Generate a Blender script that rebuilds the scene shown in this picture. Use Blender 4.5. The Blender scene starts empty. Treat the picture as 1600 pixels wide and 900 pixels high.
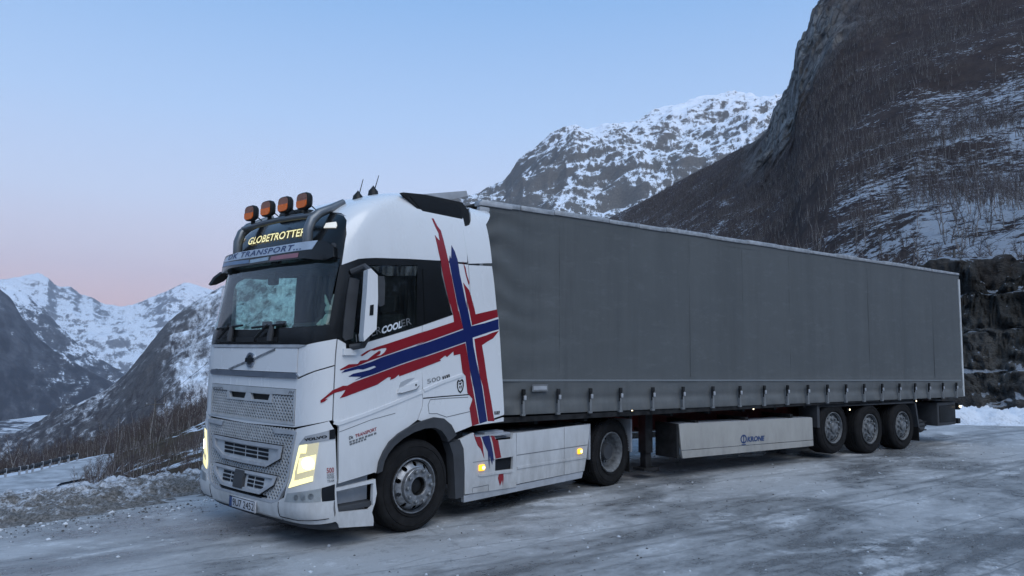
import bpy, bmesh, math, random
import numpy as np
from mathutils import Vector, Matrix
from mathutils.geometry import delaunay_2d_cdt

# ------------------------------------------------------------------ camera, sky, sun, exposure
scene = bpy.context.scene
CAM = np.array([-4.1191, -7.4308, 1.9801]); YAW, PITCH, ROLL, FPX = .8504, .0883, .0104, 1135.24
def cam_axes():
    cy, sy, cp, sp = math.cos(YAW), math.sin(YAW), math.cos(PITCH), math.sin(PITCH)
    f = np.array([sy*cp, cy*cp, sp]); r = np.array([cy, -sy, 0.]); u = np.cross(r, f)
    cr, sr = math.cos(ROLL), math.sin(ROLL)
    return r*cr+u*sr, -r*sr+u*cr, f
RT, UP, FW = cam_axes()
cam = bpy.data.cameras.new('camera'); cam_o = bpy.data.objects.new('camera', cam)
scene.collection.objects.link(cam_o)
m = Matrix.Identity(4)
for i in range(3):
    m[i][0], m[i][1], m[i][2], m[i][3] = RT[i], UP[i], -FW[i], CAM[i]
cam_o.matrix_world = m
cam.sensor_width = 36.; cam.lens = 36.*FPX/1600.; cam.clip_start = .05; cam.clip_end = 60000.
scene.camera = cam_o
SUN_EL, SUN_AZ = math.radians(52), math.radians(205)      # azimuth from +Y towards +X
w = bpy.data.worlds.new('World'); scene.world = w; w.use_nodes = True
nt = w.node_tree; nt.nodes.clear()
def wn(t, **k):
    n = nt.nodes.new(t)
    for a, b in k.items(): setattr(n, a, b)
    return n
sky = wn('ShaderNodeTexSky', sky_type='NISHITA', sun_disc=False)
sky.sun_elevation = math.radians(4); sky.sun_rotation = SUN_AZ; sky.altitude = 300
tc = wn('ShaderNodeTexCoord'); sx = wn('ShaderNodeSeparateXYZ'); rp = wn('ShaderNodeValToRGB')
nt.links.new(tc.outputs['Generated'], sx.inputs[0]); nt.links.new(sx.outputs['Z'], rp.inputs[0])
SKY = [(0, (.50, .46, .54)), (.045, (.70, .50, .58)), (.08, (.69, .55, .67)), (.12, (.64, .61, .78)), (.19, (.55, .64, .88)), (.30, (.41, .58, .89)),
       (.45, (.25, .45, .80)), (.75, (.14, .34, .66)), (1, (.11, .29, .58))]
while len(rp.color_ramp.elements) < len(SKY): rp.color_ramp.elements.new(.5)
for e, (p_, c_) in zip(rp.color_ramp.elements, SKY): e.position = p_; e.color = (*c_, 1)
b1 = wn('ShaderNodeBackground'); b1.inputs[1].default_value = .02
b2 = wn('ShaderNodeBackground'); b2.inputs[1].default_value = .88
ad = wn('ShaderNodeAddShader'); wo = wn('ShaderNodeOutputWorld')
nt.links.new(sky.outputs[0], b1.inputs[0]); nt.links.new(rp.outputs[0], b2.inputs[0])
nt.links.new(b1.outputs[0], ad.inputs[0]); nt.links.new(b2.outputs[0], ad.inputs[1]); nt.links.new(ad.outputs[0], wo.inputs[0])
sun = bpy.data.lights.new('sun', 'SUN'); sun.energy = 1.5; sun.angle = math.radians(50); sun.color = (1., .98, .95)
sun_o = bpy.data.objects.new('sun', sun); scene.collection.objects.link(sun_o)
sd = Vector((math.sin(SUN_AZ)*math.cos(SUN_EL), math.cos(SUN_AZ)*math.cos(SUN_EL), math.sin(SUN_EL)))
sun_o.rotation_euler = sd.to_track_quat('Z', 'Y').to_euler(); sun_o.location = sd*60
vs = scene.view_settings; vs.view_transform = 'Standard'; vs.look = 'None'; vs.gamma = 1; vs.exposure = .28; vs.use_curve_mapping = False

# ------------------------------------------------------------------ pixels to directions
def ray(px, py): return FW + RT*(px-800)/FPX - UP*(py-450)/FPX
def project(P):
    d = np.asarray(P, float)-CAM; z = d@FW
    return np.stack([800+FPX*(d@RT)/z, 450-FPX*(d@UP)/z], -1)
def on_plane(px, py, ax, v):
    d = ray(px, py); return CAM+d*((v-CAM[ax])/d[ax])
def az_el(px, py):
    d = ray(px, py); return math.atan2(d[0], d[1]), math.atan2(d[2], math.hypot(d[0], d[1]))
def at_az(az, r, z=0.): return np.array([CAM[0]+math.sin(az)*r, CAM[1]+math.cos(az)*r, z])
FR = dict(A=(495, 510, 170/1177), B=(650, 470, 140/1050), C=(650, 570, 140/1050), D=(665, 335, 120/720), E=(715, 655, 100/750),
          F=(520, 395, 150/844), G=(435, 655, 110/619), H=(315, 655, 140/788), I=(340, 290, 200/1385), J=(320, 395, 220/1238),
          K=(320, 540, 160/1029), L=(500, 640, 120/900), V=(490, 640, 300/1286), U=(500, 280, 300/1350), W=(680, 620, .25), P=(0, 0, 1))
def px_of(k, pts): a = FR[k]; return [(a[0]+x*a[2], a[1]+y*a[2]) for x, y in pts]

# ------------------------------------------------------------------ mesh helpers
COL = scene.collection
def tag(o, label, cat=None, group=None, kind=None):
    if label: o['label'] = label
    if cat: o['category'] = cat
    if group: o['group'] = group
    if kind: o['kind'] = kind
    return o
def empty(name, loc=(0, 0, 0), rz=0):
    o = bpy.data.objects.new(name, None); COL.objects.link(o); o.location = loc; o.rotation_euler = (0, 0, rz); o.empty_display_size = .3
    return o
def mk(name, verts, faces, mats, parent=None, smooth=None, midx=None):
    me = bpy.data.meshes.new(name); me.from_pydata([tuple(map(float, v)) for v in verts], [], [tuple(map(int, f)) for f in faces])
    for mt in (mats if isinstance(mats, (list, tuple)) else [mats]): me.materials.append(mt)
    if midx is not None: me.polygons.foreach_set('material_index', midx)
    if smooth is not None:
        me.polygons.foreach_set('use_smooth', [True]*len(me.polygons))
        if smooth < 180: me.set_sharp_from_angle(angle=math.radians(smooth))
    me.update()
    o = bpy.data.objects.new(name, me); COL.objects.link(o)
    if parent: o.parent = parent
    return o
def copy_tree(o, parent=None):
    c = o.copy(); COL.objects.link(c)
    if parent is not None: c.parent = parent
    for ch in [x for x in o.children]: copy_tree(ch, c)
    return c
class MB:
    """collects shapes that belong to ONE part"""
    def __init__(s): s.v = []; s.f = []
    def add(s, v, f):
        n = len(s.v); s.v += [tuple(x) for x in v]; s.f += [tuple(i+n for i in q) for q in f]; return s
    def box(s, x0, x1, y0, y1, z0, z1, bev=0.):
        if bev <= 0:
            v = [(x, y, z) for x in (x0, x1) for y in (y0, y1) for z in (z0, z1)]
            return s.add(v, [(0, 1, 3, 2), (4, 6, 7, 5), (0, 4, 5, 1), (2, 3, 7, 6), (0, 2, 6, 4), (1, 5, 7, 3)])
        bm = bmesh.new(); bmesh.ops.create_cube(bm, size=1)
        for v in bm.verts: v.co = ((x0+x1)/2+v.co.x*(x1-x0), (y0+y1)/2+v.co.y*(y1-y0), (z0+z1)/2+v.co.z*(z1-z0))
        bmesh.ops.bevel(bm, geom=bm.edges[:], offset=bev, segments=2, affect='EDGES', profile=.5)
        bm.verts.index_update(); s.add([v.co[:] for v in bm.verts], [[v.index for v in f.verts] for f in bm.faces]); bm.free(); return s
    def tube(s, path, r, n=8, cap=True):
        path = [Vector(p) for p in path]; R = r if isinstance(r, (list, tuple)) else [r]*len(path); b = len(s.v); ref = None
        for i, p in enumerate(path):
            t = (path[min(i+1, len(path)-1)]-path[max(i-1, 0)]).normalized()
            if ref is None: ref = t.orthogonal().normalized()
            ref = (ref-t*ref.dot(t)).normalized(); bi = t.cross(ref)
            for k in range(n):
                a = 2*math.pi*k/n; s.v.append(tuple(p+(ref*math.cos(a)+bi*math.sin(a))*R[i]))
        for i in range(len(path)-1):
            for k in range(n):
                s.f.append((b+i*n+k, b+i*n+(k+1) % n, b+(i+1)*n+(k+1) % n, b+(i+1)*n+k))
        if cap:
            s.f.append(tuple(b+k for k in reversed(range(n)))); e = b+(len(path)-1)*n; s.f.append(tuple(e+k for k in range(n)))
        return s
    def lathe(s, prof, n=48, c=(0, 0, 0), axis=1, closed=False):
        """prof: (radius, along axis); axis 1 = Y, 2 = Z, 0 = X"""
        b = len(s.v); m_ = len(prof)
        for k in range(n):
            a = 2*math.pi*k/n; ca, sa = math.cos(a), math.sin(a)
            for r, h in prof:
                p = {1: (r*ca, h, r*sa), 2: (r*ca, r*sa, h), 0: (h, r*ca, r*sa)}[axis]
                s.v.append((p[0]+c[0], p[1]+c[1], p[2]+c[2]))
        for k in range(n):
            for i in range(m_-1 if not closed else m_):
                j = (i+1) % m_; k2 = (k+1) % n
                s.f.append((b+k*m_+i, b+k*m_+j, b+k2*m_+j, b+k2*m_+i))
        return s
    def prism(s, poly, d):
        """poly: closed list of 3D points, d: extrusion vector"""
        n = len(poly); b = len(s.v); d = Vector(d)
        s.v += [tuple(p) for p in poly]+[tuple(Vector(p)+d) for p in poly]
        s.f.append(tuple(b+i for i in range(n))); s.f.append(tuple(b+n+i for i in reversed(range(n))))
        for i in range(n): s.f.append((b+i, b+n+i, b+n+(i+1) % n, b+(i+1) % n))
        return s
    def build(s, name, mat, parent=None, smooth=35): return mk(name, s.v, s.f, mat, parent, smooth)

def pchip(xs, ys_):
    xs = np.asarray(xs, float); ys_ = np.asarray(ys_, float); h = np.diff(xs); d = np.diff(ys_)/h
    mm = np.zeros(len(xs)); mm[0], mm[-1] = d[0], d[-1]
    for i in range(1, len(xs)-1):
        if d[i-1]*d[i] > 0: mm[i] = 3*(h[i-1]+h[i])/((2*h[i]+h[i-1])/d[i-1]+(h[i]+2*h[i-1])/d[i])
    def f(x):
        x = np.clip(np.asarray(x, float), xs[0], xs[-1]); i = np.clip(np.searchsorted(xs, x)-1, 0, len(xs)-2)
        t = (x-xs[i])/h[i]
        return (1+2*t)*(1-t)**2*ys_[i]+t*(1-t)**2*h[i]*mm[i]+t*t*(3-2*t)*ys_[i+1]+t*t*(t-1)*h[i]*mm[i+1]
    return f

def inside(px, py, poly):
    c = np.zeros(len(px), bool); P = np.asarray(poly); Q = np.roll(P, 1, 0)
    for (x1, y1), (x2, y2) in zip(P, Q):
        if y1 == y2: continue
        c ^= ((y1 > py) != (y2 > py)) & (px < (x2-x1)*(py-y1)/(y2-y1)+x1)
    return c
def edge_dist(px, py, loops):
    d = np.full(len(px), 9e9)
    for lp in loops:
        P = np.asarray(lp); Q = np.roll(P, -1, 0)
        for a, b in zip(P, Q):
            e = b-a; l2 = max(e@e, 1e-12); t = np.clip(((px-a[0])*e[0]+(py-a[1])*e[1])/l2, 0, 1)
            d = np.minimum(d, np.hypot(px-a[0]-t*e[0], py-a[1]-t*e[1]))
    return d
def tri2d(loops, res, rows=None):
    L = []
    for lp in loops:
        o = []
        for i, a in enumerate(lp):
            b = lp[(i+1) % len(lp)]; n = max(1, int(math.hypot(b[0]-a[0], b[1]-a[1])/res+.5))
            o += [(a[0]+(b[0]-a[0])*k/n, a[1]+(b[1]-a[1])*k/n) for k in range(n)]
        L.append(o)
    pts = [p for o in L for p in o]; edges = []; k = 0
    for o in L: edges += [(k+i, k+(i+1) % len(o)) for i in range(len(o))]; k += len(o)
    A = np.array(pts); lo, hi = A.min(0), A.max(0)
    gx = np.arange(lo[0]+res/2, hi[0], res); gy = np.arange(lo[1]+res/2, hi[1], res) if rows is None else np.array([r for r in rows if lo[1] < r < hi[1]])
    if len(gx) and len(gy):
        X, Y = [g.ravel() for g in np.meshgrid(gx, gy)]
        ok = np.zeros(len(X), bool)
        for lp in loops: ok ^= inside(X, Y, lp)
        ok &= edge_dist(X, Y, loops) > res*(.45 if rows is None else .1)
        pts += list(zip(X[ok], Y[ok]))
    v, e, f, *_ = delaunay_2d_cdt([Vector(p) for p in pts], edges, [], 0, 1e-6)
    V = np.array([p[:] for p in v]); F = np.array([(q[0], q[i], q[i+1]) for q in f for i in range(1, len(q)-1)])
    c = V[F].mean(1); ok = np.zeros(len(F), bool)
    for lp in loops: ok ^= inside(c[:, 0], c[:, 1], lp)
    F = F[ok]; a, b, c = V[F[:, 0]], V[F[:, 1]], V[F[:, 2]]
    neg = (b[:, 0]-a[:, 0])*(c[:, 1]-a[:, 1])-(b[:, 1]-a[:, 1])*(c[:, 0]-a[:, 0]) < 0
    F[neg] = F[neg][:, ::-1]
    return V, F
def lift(mp, V, off):
    u, v = V[:, 0], V[:, 1]; h = 2e-3
    n = np.cross(mp(u+h, v)-mp(u-h, v), mp(u, v+h)-mp(u, v-h)); n /= np.maximum(np.linalg.norm(n, axis=1, keepdims=True), 1e-9)
    return mp(u, v)+n*(off(u, v)[:, None] if callable(off) else off)
def patch(name, loops, mat, parent, off=0., th=.02, res=.07, mp=None, inner=None, smooth=32, rows=None):
    mp = mp or surf
    if not isinstance(loops[0][0], (list, tuple)): loops = [loops]
    V, F = tri2d(loops, res, rows); n = len(V)
    P = lift(mp, V, off)
    if th <= 0: return mk(name, P, F, mat, parent, smooth)
    Q = lift(mp, V, (lambda u, v: off(u, v)-th) if callable(off) else off-th)
    E = {}
    for t in F:
        for i in range(3): E[(t[i], t[(i+1) % 3])] = 1
    rim = [(b, a, a+n, b+n) for a, b in E if (b, a) not in E]
    faces = [tuple(t) for t in F]+rim+[(t[2]+n, t[1]+n, t[0]+n) for t in F]
    mi = [0]*(len(F)+len(rim))+[1 if inner else 0]*len(F)
    return mk(name, np.concatenate([P, Q]), faces, [mat, inner] if inner else mat, parent, smooth, mi)
def plane_map(o, u, v):
    o, u, v = [np.array(t, float) for t in (o, u, v)]
    return lambda a, b: o+np.asarray(a)[..., None]*u+np.asarray(b)[..., None]*v
def text_tris(s, bold=0., shear=0., space=1.):
    cu = bpy.data.curves.new('lettering', 'FONT'); cu.body = s; cu.size = 1; cu.offset = bold; cu.shear = shear; cu.space_character = space
    cu.resolution_u = 3; cu.fill_mode = 'FRONT' if hasattr(cu, 'fill_mode') else None
    o = bpy.data.objects.new('lettering', cu); COL.objects.link(o); dg = bpy.context.evaluated_depsgraph_get(); dg.update()
    me = bpy.data.meshes.new_from_object(o.evaluated_get(dg)); me.calc_loop_triangles()
    V = np.array([v.co[:2] for v in me.vertices]); F = np.array([t.vertices[:] for t in me.loop_triangles])
    bpy.data.objects.remove(o); bpy.data.curves.remove(cu); bpy.data.meshes.remove(me)
    return V, F
def lettering(s, bl, br, tl, mat, parent, off=.004, mp=None, bold=.01, shear=0., space=1., name='lettering'):
    """writes s so that its ink spans baseline bl..br with its cap top at tl (surface coordinates)"""
    V, F = text_tris(s, bold, shear, space); lo, hi = V.min(0), V.max(0)
    cap = text_tris('E', bold)[0][:, 1].max(); lo[1] = 0
    u = (V[:, 0]-lo[0])/(hi[0]-lo[0]); v = V[:, 1]/cap
    bl, br, tl = map(np.array, (bl, br, tl)); W = bl+u[:, None]*(br-bl)+v[:, None]*(tl-bl)
    a, b, c = W[F[:, 0]], W[F[:, 1]], W[F[:, 2]]; neg = (b[:, 0]-a[:, 0])*(c[:, 1]-a[:, 1])-(b[:, 1]-a[:, 1])*(c[:, 0]-a[:, 0]) < 0
    F[neg] = F[neg][:, ::-1]
    return mk(name, lift(mp or surf, W, off), F, mat, parent)

# ------------------------------------------------------------------ numpy noise
_rs = np.random.RandomState(7); _perm = np.tile(_rs.permutation(256), 3); _grad = _rs.normal(size=(256, 3)); _grad /= np.linalg.norm(_grad, axis=1, keepdims=True)
def perlin(P):
    P = np.asarray(P, float); i = np.floor(P).astype(int); f = P-i; i &= 255; u = f*f*f*(f*(f*6-15)+10); out = 0
    for dx in (0, 1):
        for dy in (0, 1):
            for dz in (0, 1):
                g = _grad[_perm[_perm[_perm[(i[..., 0]+dx) & 255]+((i[..., 1]+dy) & 255)]+((i[..., 2]+dz) & 255)]]
                d = f-np.array([dx, dy, dz])
                out = out+(g*d).sum(-1)*(u[..., 0] if dx else 1-u[..., 0])*(u[..., 1] if dy else 1-u[..., 1])*(u[..., 2] if dz else 1-u[..., 2])
    return out*1.5
def fbm(P, o=4, lac=2., g=.5):
    t = 0; a = 1
    for k in range(o): t = t+a*perlin(P*lac**k+17.3*k); a *= g
    return t
def ridged(P, o=4, lac=2., g=.5):
    t = 0; a = 1
    for k in range(o): t = t+a*(1-2*np.abs(perlin(P*lac**k+9.1*k))); a *= g
    return t*.5
# ------------------------------------------------------------------ materials
def nmat(name):
    mt = bpy.data.materials.new(name); mt.use_nodes = True; t = mt.node_tree; t.nodes.clear()
    out = t.nodes.new('ShaderNodeOutputMaterial'); return mt, t, out
def N(t, typ, **k):
    n = t.nodes.new(typ)
    for a, b in k.items():
        if a.startswith('i_'): n.inputs[a[2:].replace('_', ' ')].default_value = b
        else: setattr(n, a, b)
    return n
def noise_node(t, vec, scale, detail=4, rough=.55, dist=0.):
    n = N(t, 'ShaderNodeTexNoise'); n.inputs['Scale'].default_value = scale; n.inputs['Detail'].default_value = detail
    n.inputs['Roughness'].default_value = rough; n.inputs['Distortion'].default_value = dist
    if vec is not None: t.links.new(vec, n.inputs['Vector'])
    return n.outputs['Fac']
def ramp(t, fac, stops):
    r = N(t, 'ShaderNodeValToRGB'); el = r.color_ramp.elements
    while len(el) < len(stops): el.new(.5)
    for e, (p_, c) in zip(el, stops): e.position = p_; e.color = (*c, 1) if isinstance(c, tuple) else (c, c, c, 1)
    t.links.new(fac, r.inputs[0]); return r.outputs[0]
def mixc(t, fac, a, b):
    n = N(t, 'ShaderNodeMix', data_type='RGBA')
    for sck, v in ((n.inputs[0], fac), (n.inputs[6], a), (n.inputs[7], b)):
        if isinstance(v, (int, float)): sck.default_value = v
        elif isinstance(v, tuple): sck.default_value = (*v, 1)
        else: t.links.new(v, sck)
    return n.outputs[2]
def mth(t, op, a, b=None):
    n = N(t, 'ShaderNodeMath', operation=op)
    for i, v in enumerate((a, b)):
        if v is None: continue
        if isinstance(v, (int, float)): n.inputs[i].default_value = v
        else: t.links.new(v, n.inputs[i])
    return n.outputs[0]
def maprange(t, v, a, b, c=0., d=1.):
    n = N(t, 'ShaderNodeMapRange'); t.links.new(v, n.inputs[0])
    for i, q in enumerate((a, b, c, d)): n.inputs[i+1].default_value = q
    return n.outputs[0]
def vscale(t, vec, s):
    n = N(t, 'ShaderNodeVectorMath', operation='MULTIPLY'); t.links.new(vec, n.inputs[0]); n.inputs[1].default_value = s; return n.outputs[0]
def bump(t, h, strength=.3, dist=.02):
    n = N(t, 'ShaderNodeBump'); n.inputs['Strength'].default_value = strength; n.inputs['Distance'].default_value = dist; t.links.new(h, n.inputs['Height']); return n.outputs[0]
def coord(t, which='Object'): return N(t, 'ShaderNodeTexCoord').outputs[which]
def bsdf(t, out, **k):
    b = N(t, 'ShaderNodeBsdfPrincipled')
    for a, v in k.items():
        s = b.inputs[a.replace('_', ' ')]
        if isinstance(v, (int, float)): s.default_value = v
        elif isinstance(v, tuple): s.default_value = (*v, 1) if s.type == 'RGBA' else v
        else: t.links.new(v, s)
    t.links.new(b.outputs[0], out.inputs[0]); return b
def simple(name, col, rough=.5, metal=0., var=.15, scale=6., bmp=0., coat=0., spec=.4):
    mt, t, out = nmat(name); c = coord(t); f = noise_node(t, c, scale, 5)
    lo = tuple(x*(1-var) for x in col); hi = tuple(min(1, x*(1+var)) for x in col)
    kw = dict(Base_Color=mixc(t, maprange(t, f, .3, .7), lo, hi), Roughness=maprange(t, f, .3, .7, rough*.85, min(1, rough*1.15)), Metallic=metal, Specular_IOR_Level=spec)
    if coat: kw['Coat_Weight'] = coat; kw['Coat_Roughness'] = .12
    if bmp: kw['Normal'] = bump(t, noise_node(t, c, scale*8, 3), bmp, .004)
    bsdf(t, out, **kw); return mt
def paint(name, col, grime=.5, coat=.5):
    """vehicle paint with road film: streaks and a splash zone near the sills"""
    mt, t, out = nmat(name); c = coord(t); z = N(t, 'ShaderNodeSeparateXYZ'); t.links.new(c, z.inputs[0])
    st = noise_node(t, vscale(t, c, (2.2, 2.2, .8)), 1.6, 7, .6); sp = noise_node(t, vscale(t, c, (1, 1, .35)), 4, 9, .7)
    low = maprange(t, z.outputs['Z'], .25, 1.3, 1, 0)
    d = mth(t, 'MULTIPLY', mth(t, 'ADD', mth(t, 'MULTIPLY', maprange(t, st, .45, .8), .12), mth(t, 'MULTIPLY', low, maprange(t, sp, .15, .75))), grime)
    bsdf(t, out, Base_Color=mixc(t, d, col, (.20, .195, .185)), Roughness=maprange(t, d, 0, .6, .26, .7), Coat_Weight=coat, Coat_Roughness=.15,
         Normal=bump(t, noise_node(t, c, 1.3, 2), .06, .02))
    return mt
def emit(name, col, st, base=None):
    mt, t, out = nmat(name); bsdf(t, out, Base_Color=base or col, Roughness=.3, Emission_Color=col, Emission_Strength=st); return mt
def glass(name, tint, rough=.02, dirt=.0, k=1.):
    """thin pane: tinted transmission plus an angle-dependent mirror that is the same from both sides"""
    mt, t, out = nmat(name); tr = N(t, 'ShaderNodeBsdfTransparent'); tr.inputs[0].default_value = (*tint, 1)
    gl = N(t, 'ShaderNodeBsdfGlossy'); gl.inputs['Roughness'].default_value = rough; gl.inputs[0].default_value = (.9, .95, 1, 1)
    lw = N(t, 'ShaderNodeLayerWeight'); lw.inputs[0].default_value = .5; mx = N(t, 'ShaderNodeMixShader')
    t.links.new(mth(t, 'ADD', mth(t, 'MULTIPLY', mth(t, 'POWER', lw.outputs['Facing'], 4.), .85*k), .045*k), mx.inputs[0]); t.links.new(tr.outputs[0], mx.inputs[1]); t.links.new(gl.outputs[0], mx.inputs[2])
    last = mx.outputs[0]
    if dirt:
        c = coord(t); d = N(t, 'ShaderNodeBsdfDiffuse'); d.inputs[0].default_value = (.25, .28, .27, 1); m2 = N(t, 'ShaderNodeMixShader')
        t.links.new(maprange(t, noise_node(t, vscale(t, c, (5, 5, .8)), 4, 6), .4, .75, 0, dirt), m2.inputs[0]); t.links.new(last, m2.inputs[1]); t.links.new(d.outputs[0], m2.inputs[2]); last = m2.outputs[0]
    t.links.new(last, out.inputs[0]); return mt
M = dict(
    white=paint('white_paint', (.74, .755, .77), .7), skirt=paint('white_paint_dirty', (.68, .695, .71), .95), inner=simple('dark_lining', (.018, .019, .021), .8, spec=.1),
    black=simple('black_plastic', (.014, .015, .016), .5, bmp=.2, spec=.25), gloss=simple('gloss_black', (.008, .009, .010), .2, var=.05, spec=.35),
    grey=simple('grey_plastic', (.055, .059, .066), .6, bmp=.15, spec=.2), mesh=simple('grey_mesh_plastic', (.42, .44, .46), .5), lgrey=simple('light_grey_plastic', (.36, .38, .41), .5),
    chrome=simple('chrome', (.42, .46, .52), .32, 1., .08), bartube=simple('light_bar_steel', (.16, .175, .19), .38, .6, .12), steel=simple('steel', (.30, .31, .325), .48, .75, .4, 18), rimgrey=simple('painted_rim', (.16, .17, .18), .65, .2, .5, 16),
    rubber=simple('tyre_rubber', (.017, .017, .018), .85, var=.35, scale=10, bmp=.3, spec=.12), red=paint('red_film', (.25, .006, .014), .10, .1), blue=paint('blue_film', (.003, .012, .105), .10, .1),
    ink=simple('dark_ink', (.012, .014, .018), .6, spec=.15), navy=simple('navy_ink', (.03, .06, .16), .5), gink=simple('grey_ink', (.16, .17, .18), .5), wink=simple('white_ink', (.62, .66, .7), .5),
    redink=simple('red_ink', (.3, .03, .04), .5), wsh=glass('windscreen_glass', (.54, .73, .67), .015, .14), sidegl=glass('side_glass', (.54, .67, .63), .02, .06), tintgl=glass('dark_glass', (.10, .13, .14), .03),
    smoke=glass('smoked_deflector', (.45, .5, .55), .1, .35), lens=glass('lamp_lens', (.93, .94, .92), .03), plate=simple('plate_white', (.5, .52, .56), .45, var=.2, scale=30),
    sign=simple('sign_silver', (.42, .50, .60), .35), drl=emit('running_light', (1., .90, .46), .95), low=emit('headlamp_lit', (1., .97, .80), 3.6), refl=emit('reflector_glow', (1, .88, .5), .38, (.35, .36, .33)),
    amber=emit('amber_lamp', (1., .42, .02), 1.6), amberhot=emit('amber_lamp_core', (1., .66, .16), 6.), mark=emit('marker_lamp', (1., .8, .5), 3.5), tail=emit('red_lamp', (1., .15, .1), 1.5), roofmark=emit('roof_marker', (.9, .85, .75), .25),
    globe=emit('lit_lettering', (1., .88, .42), .55), orange=simple('orange_lens', (.85, .17, .02), .25), brown=simple('brown_lens_cover', (.26, .11, .07), .3), redfr=simple('red_chassis', (.10, .018, .018), .7, var=.4),
    seat=simple('seat_cloth', (.035, .037, .042), .9), dash=simple('dash_plastic', (.035, .036, .038), .7), plush=simple('plush', (.5, .52, .5), .95, scale=40), curtaincab=simple('cab_curtain', (.03, .03, .035), .9),
)
def curtain_mat():
    mt, t, out = nmat('trailer_tarpaulin'); c = coord(t)
    st = noise_node(t, vscale(t, c, (1, 1, .12)), 2.6, 8, .66); bl = noise_node(t, c, .55, 5, .6); fn = noise_node(t, vscale(t, c, (.35, 1, 1)), 9, 8, .75)
    col = mixc(t, maprange(t, st, .35, .68), (.082, .090, .095), (.100, .109, .114)); col = mixc(t, maprange(t, bl, .35, .7, 0, .45), col, (.096, .108, .115))
    col = mixc(t, maprange(t, fn, .53, .72, 0, .4), col, (.15, .163, .174)); col = mixc(t, maprange(t, noise_node(t, vscale(t, c, (.25, 1, 1.3)), 2.2, 8, .7), .55, .7, 0, .4), col, (.078, .088, .096))
    s = N(t, 'ShaderNodeSeparateXYZ'); t.links.new(c, s.inputs[0]); low = maprange(t, s.outputs['Z'], 1.05, 1.75, 1, 0)
    col = mixc(t, mth(t, 'MULTIPLY', low, maprange(t, noise_node(t, vscale(t, c, (1, 1, .4)), 3, 8, .75), .3, .7, 0, .8)), col, (.17, .172, .17)); col = mixc(t, maprange(t, noise_node(t, vscale(t, c, (1.6, 1, .10)), 1.1, 8, .75), .54, .66, 0, .35), col, (.062, .068, .072))
    bsdf(t, out, Base_Color=col, Roughness=.62, Specular_IOR_Level=.35, Normal=bump(t, noise_node(t, vscale(t, c, (1, 1, .3)), 5, 5), .12, .02)); return mt
M['curtain'] = curtain_mat()
M['tarprim'] = simple('aluminium_rail', (.38, .40, .42), .5, .5, .3, 12)
M['dirtywhite'] = paint('dirty_side_panel', (.44, .43, .40), .9)
M['strap'] = simple('strap_webbing', (.17, .18, .19), .6)
M['mud'] = simple('muddy_black', (.022, .023, .025), .85, var=.5, scale=8, bmp=.3, spec=.15)
# ------------------------------------------------------------------ the cab's skin: (s, z) -> point; s runs round the cab from the middle of its nose
def _plan():
    y = np.linspace(0, .88, 40); fr = np.stack([.03*(y/.88)**2, y], 1); t = np.linspace(0, 1, 40)[1:, None]
    a, b, c, d = [np.array(v) for v in ((.03, .88), (.045, 1.10), (.14, 1.235), (.34, 1.237))]
    co = (1-t)**3*a+3*(1-t)**2*t*b+3*(1-t)*t*t*c+t**3*d
    sd_ = np.array([[x, 1.237+.008*min(1, (x-.34)/.6)] for x in np.linspace(.34, 3.2, 60)[1:]])
    P = np.concatenate([fr, co, sd_]); return P, np.concatenate([[0], np.cumsum(np.hypot(*np.diff(P, axis=0).T))])
_PP, _SS = _plan(); SC = _SS[78]; XR = 2.12
x0 = pchip(*zip((.15, .14), (.24, .08), (.30, .0), (.42, -.03), (.58, -.02), (.7, 0), (1.15, .0), (1.9, .01), (2.05, .02), (2.5, .095), (2.93, .18), (3.05, .205), (3.2, .25), (3.34, .33), (3.47, .44),
               (3.57, .56), (3.66, .72), (3.75, .92), (3.81, 1.12), (3.855, 1.32), (3.88, 1.6), (3.89, 1.95)))
ysc = pchip(*zip((0, 1), (2.0, 1), (2.5, .996), (3.0, .985), (3.2, .975), (3.35, .962), (3.5, .942), (3.6, .92), (3.69, .89), (3.755, .85), (3.805, .79), (3.845, .69), (3.875, .5), (3.887, .28), (3.891, 0)))
def surf(s, z):
    s = np.asarray(s, float); z = np.asarray(z, float); a = np.abs(s)
    X = np.interp(a, _SS, _PP[:, 0]); Y = np.interp(a, _SS, _PP[:, 1]); k = np.clip((XR-X)/(XR-.34), 0, 1)
    return np.stack([X+x0(z)*np.where(X < .34, 1, k), -np.sign(s)*Y*ysc(z), z+0*s], -1)
def s_at(x, z):
    o = float(x0(z)); X = (x-o*XR/(XR-.34))/(1-o/(XR-.34)) if x < XR else x
    return SC+X-.34
_gs, _gz = [g.ravel() for g in np.meshgrid(np.linspace(-1.1, 4.0, 260), np.linspace(.18, 3.72, 200))]
_gp = project(surf(_gs, _gz))
def unmap(px, py, off=0., mp=None):
    tgt = np.array([px, py]); h = 1e-3
    if mp is None: i = np.argmin((_gp[:, 0]-px)**2+(_gp[:, 1]-py)**2); q = np.array([_gs[i], _gz[i]])
    else: P0 = on_plane(px, py, 0, .14); q = np.array([-P0[1], P0[2]])
    g = lambda q: project(lift(mp or surf, q[None], off)[0])
    for _ in range(12):
        p = g(q); J = np.stack([(g(q+[h, 0])-p)/h, (g(q+[0, h])-p)/h], 1)
        st = np.linalg.lstsq(J, tgt-p, rcond=None)[0]; q = q+np.clip(st, -.15, .15)
    return float(q[0]), float(q[1])
def T(k, pts, off=0., mp=None): return [unmap(x, y, off, mp) for x, y in px_of(k, pts)]
def sym(half): return half+[(-s, z) for s, z in reversed(half) if abs(s) > 1e-6]
def mir(lp): return [(-s, z) for s, z in reversed(lp)]
def side_pts(k, pts, y): return [(P[0], P[2]) for P in (on_plane(x, z, 1, y) for x, z in px_of(k, pts))]
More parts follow.
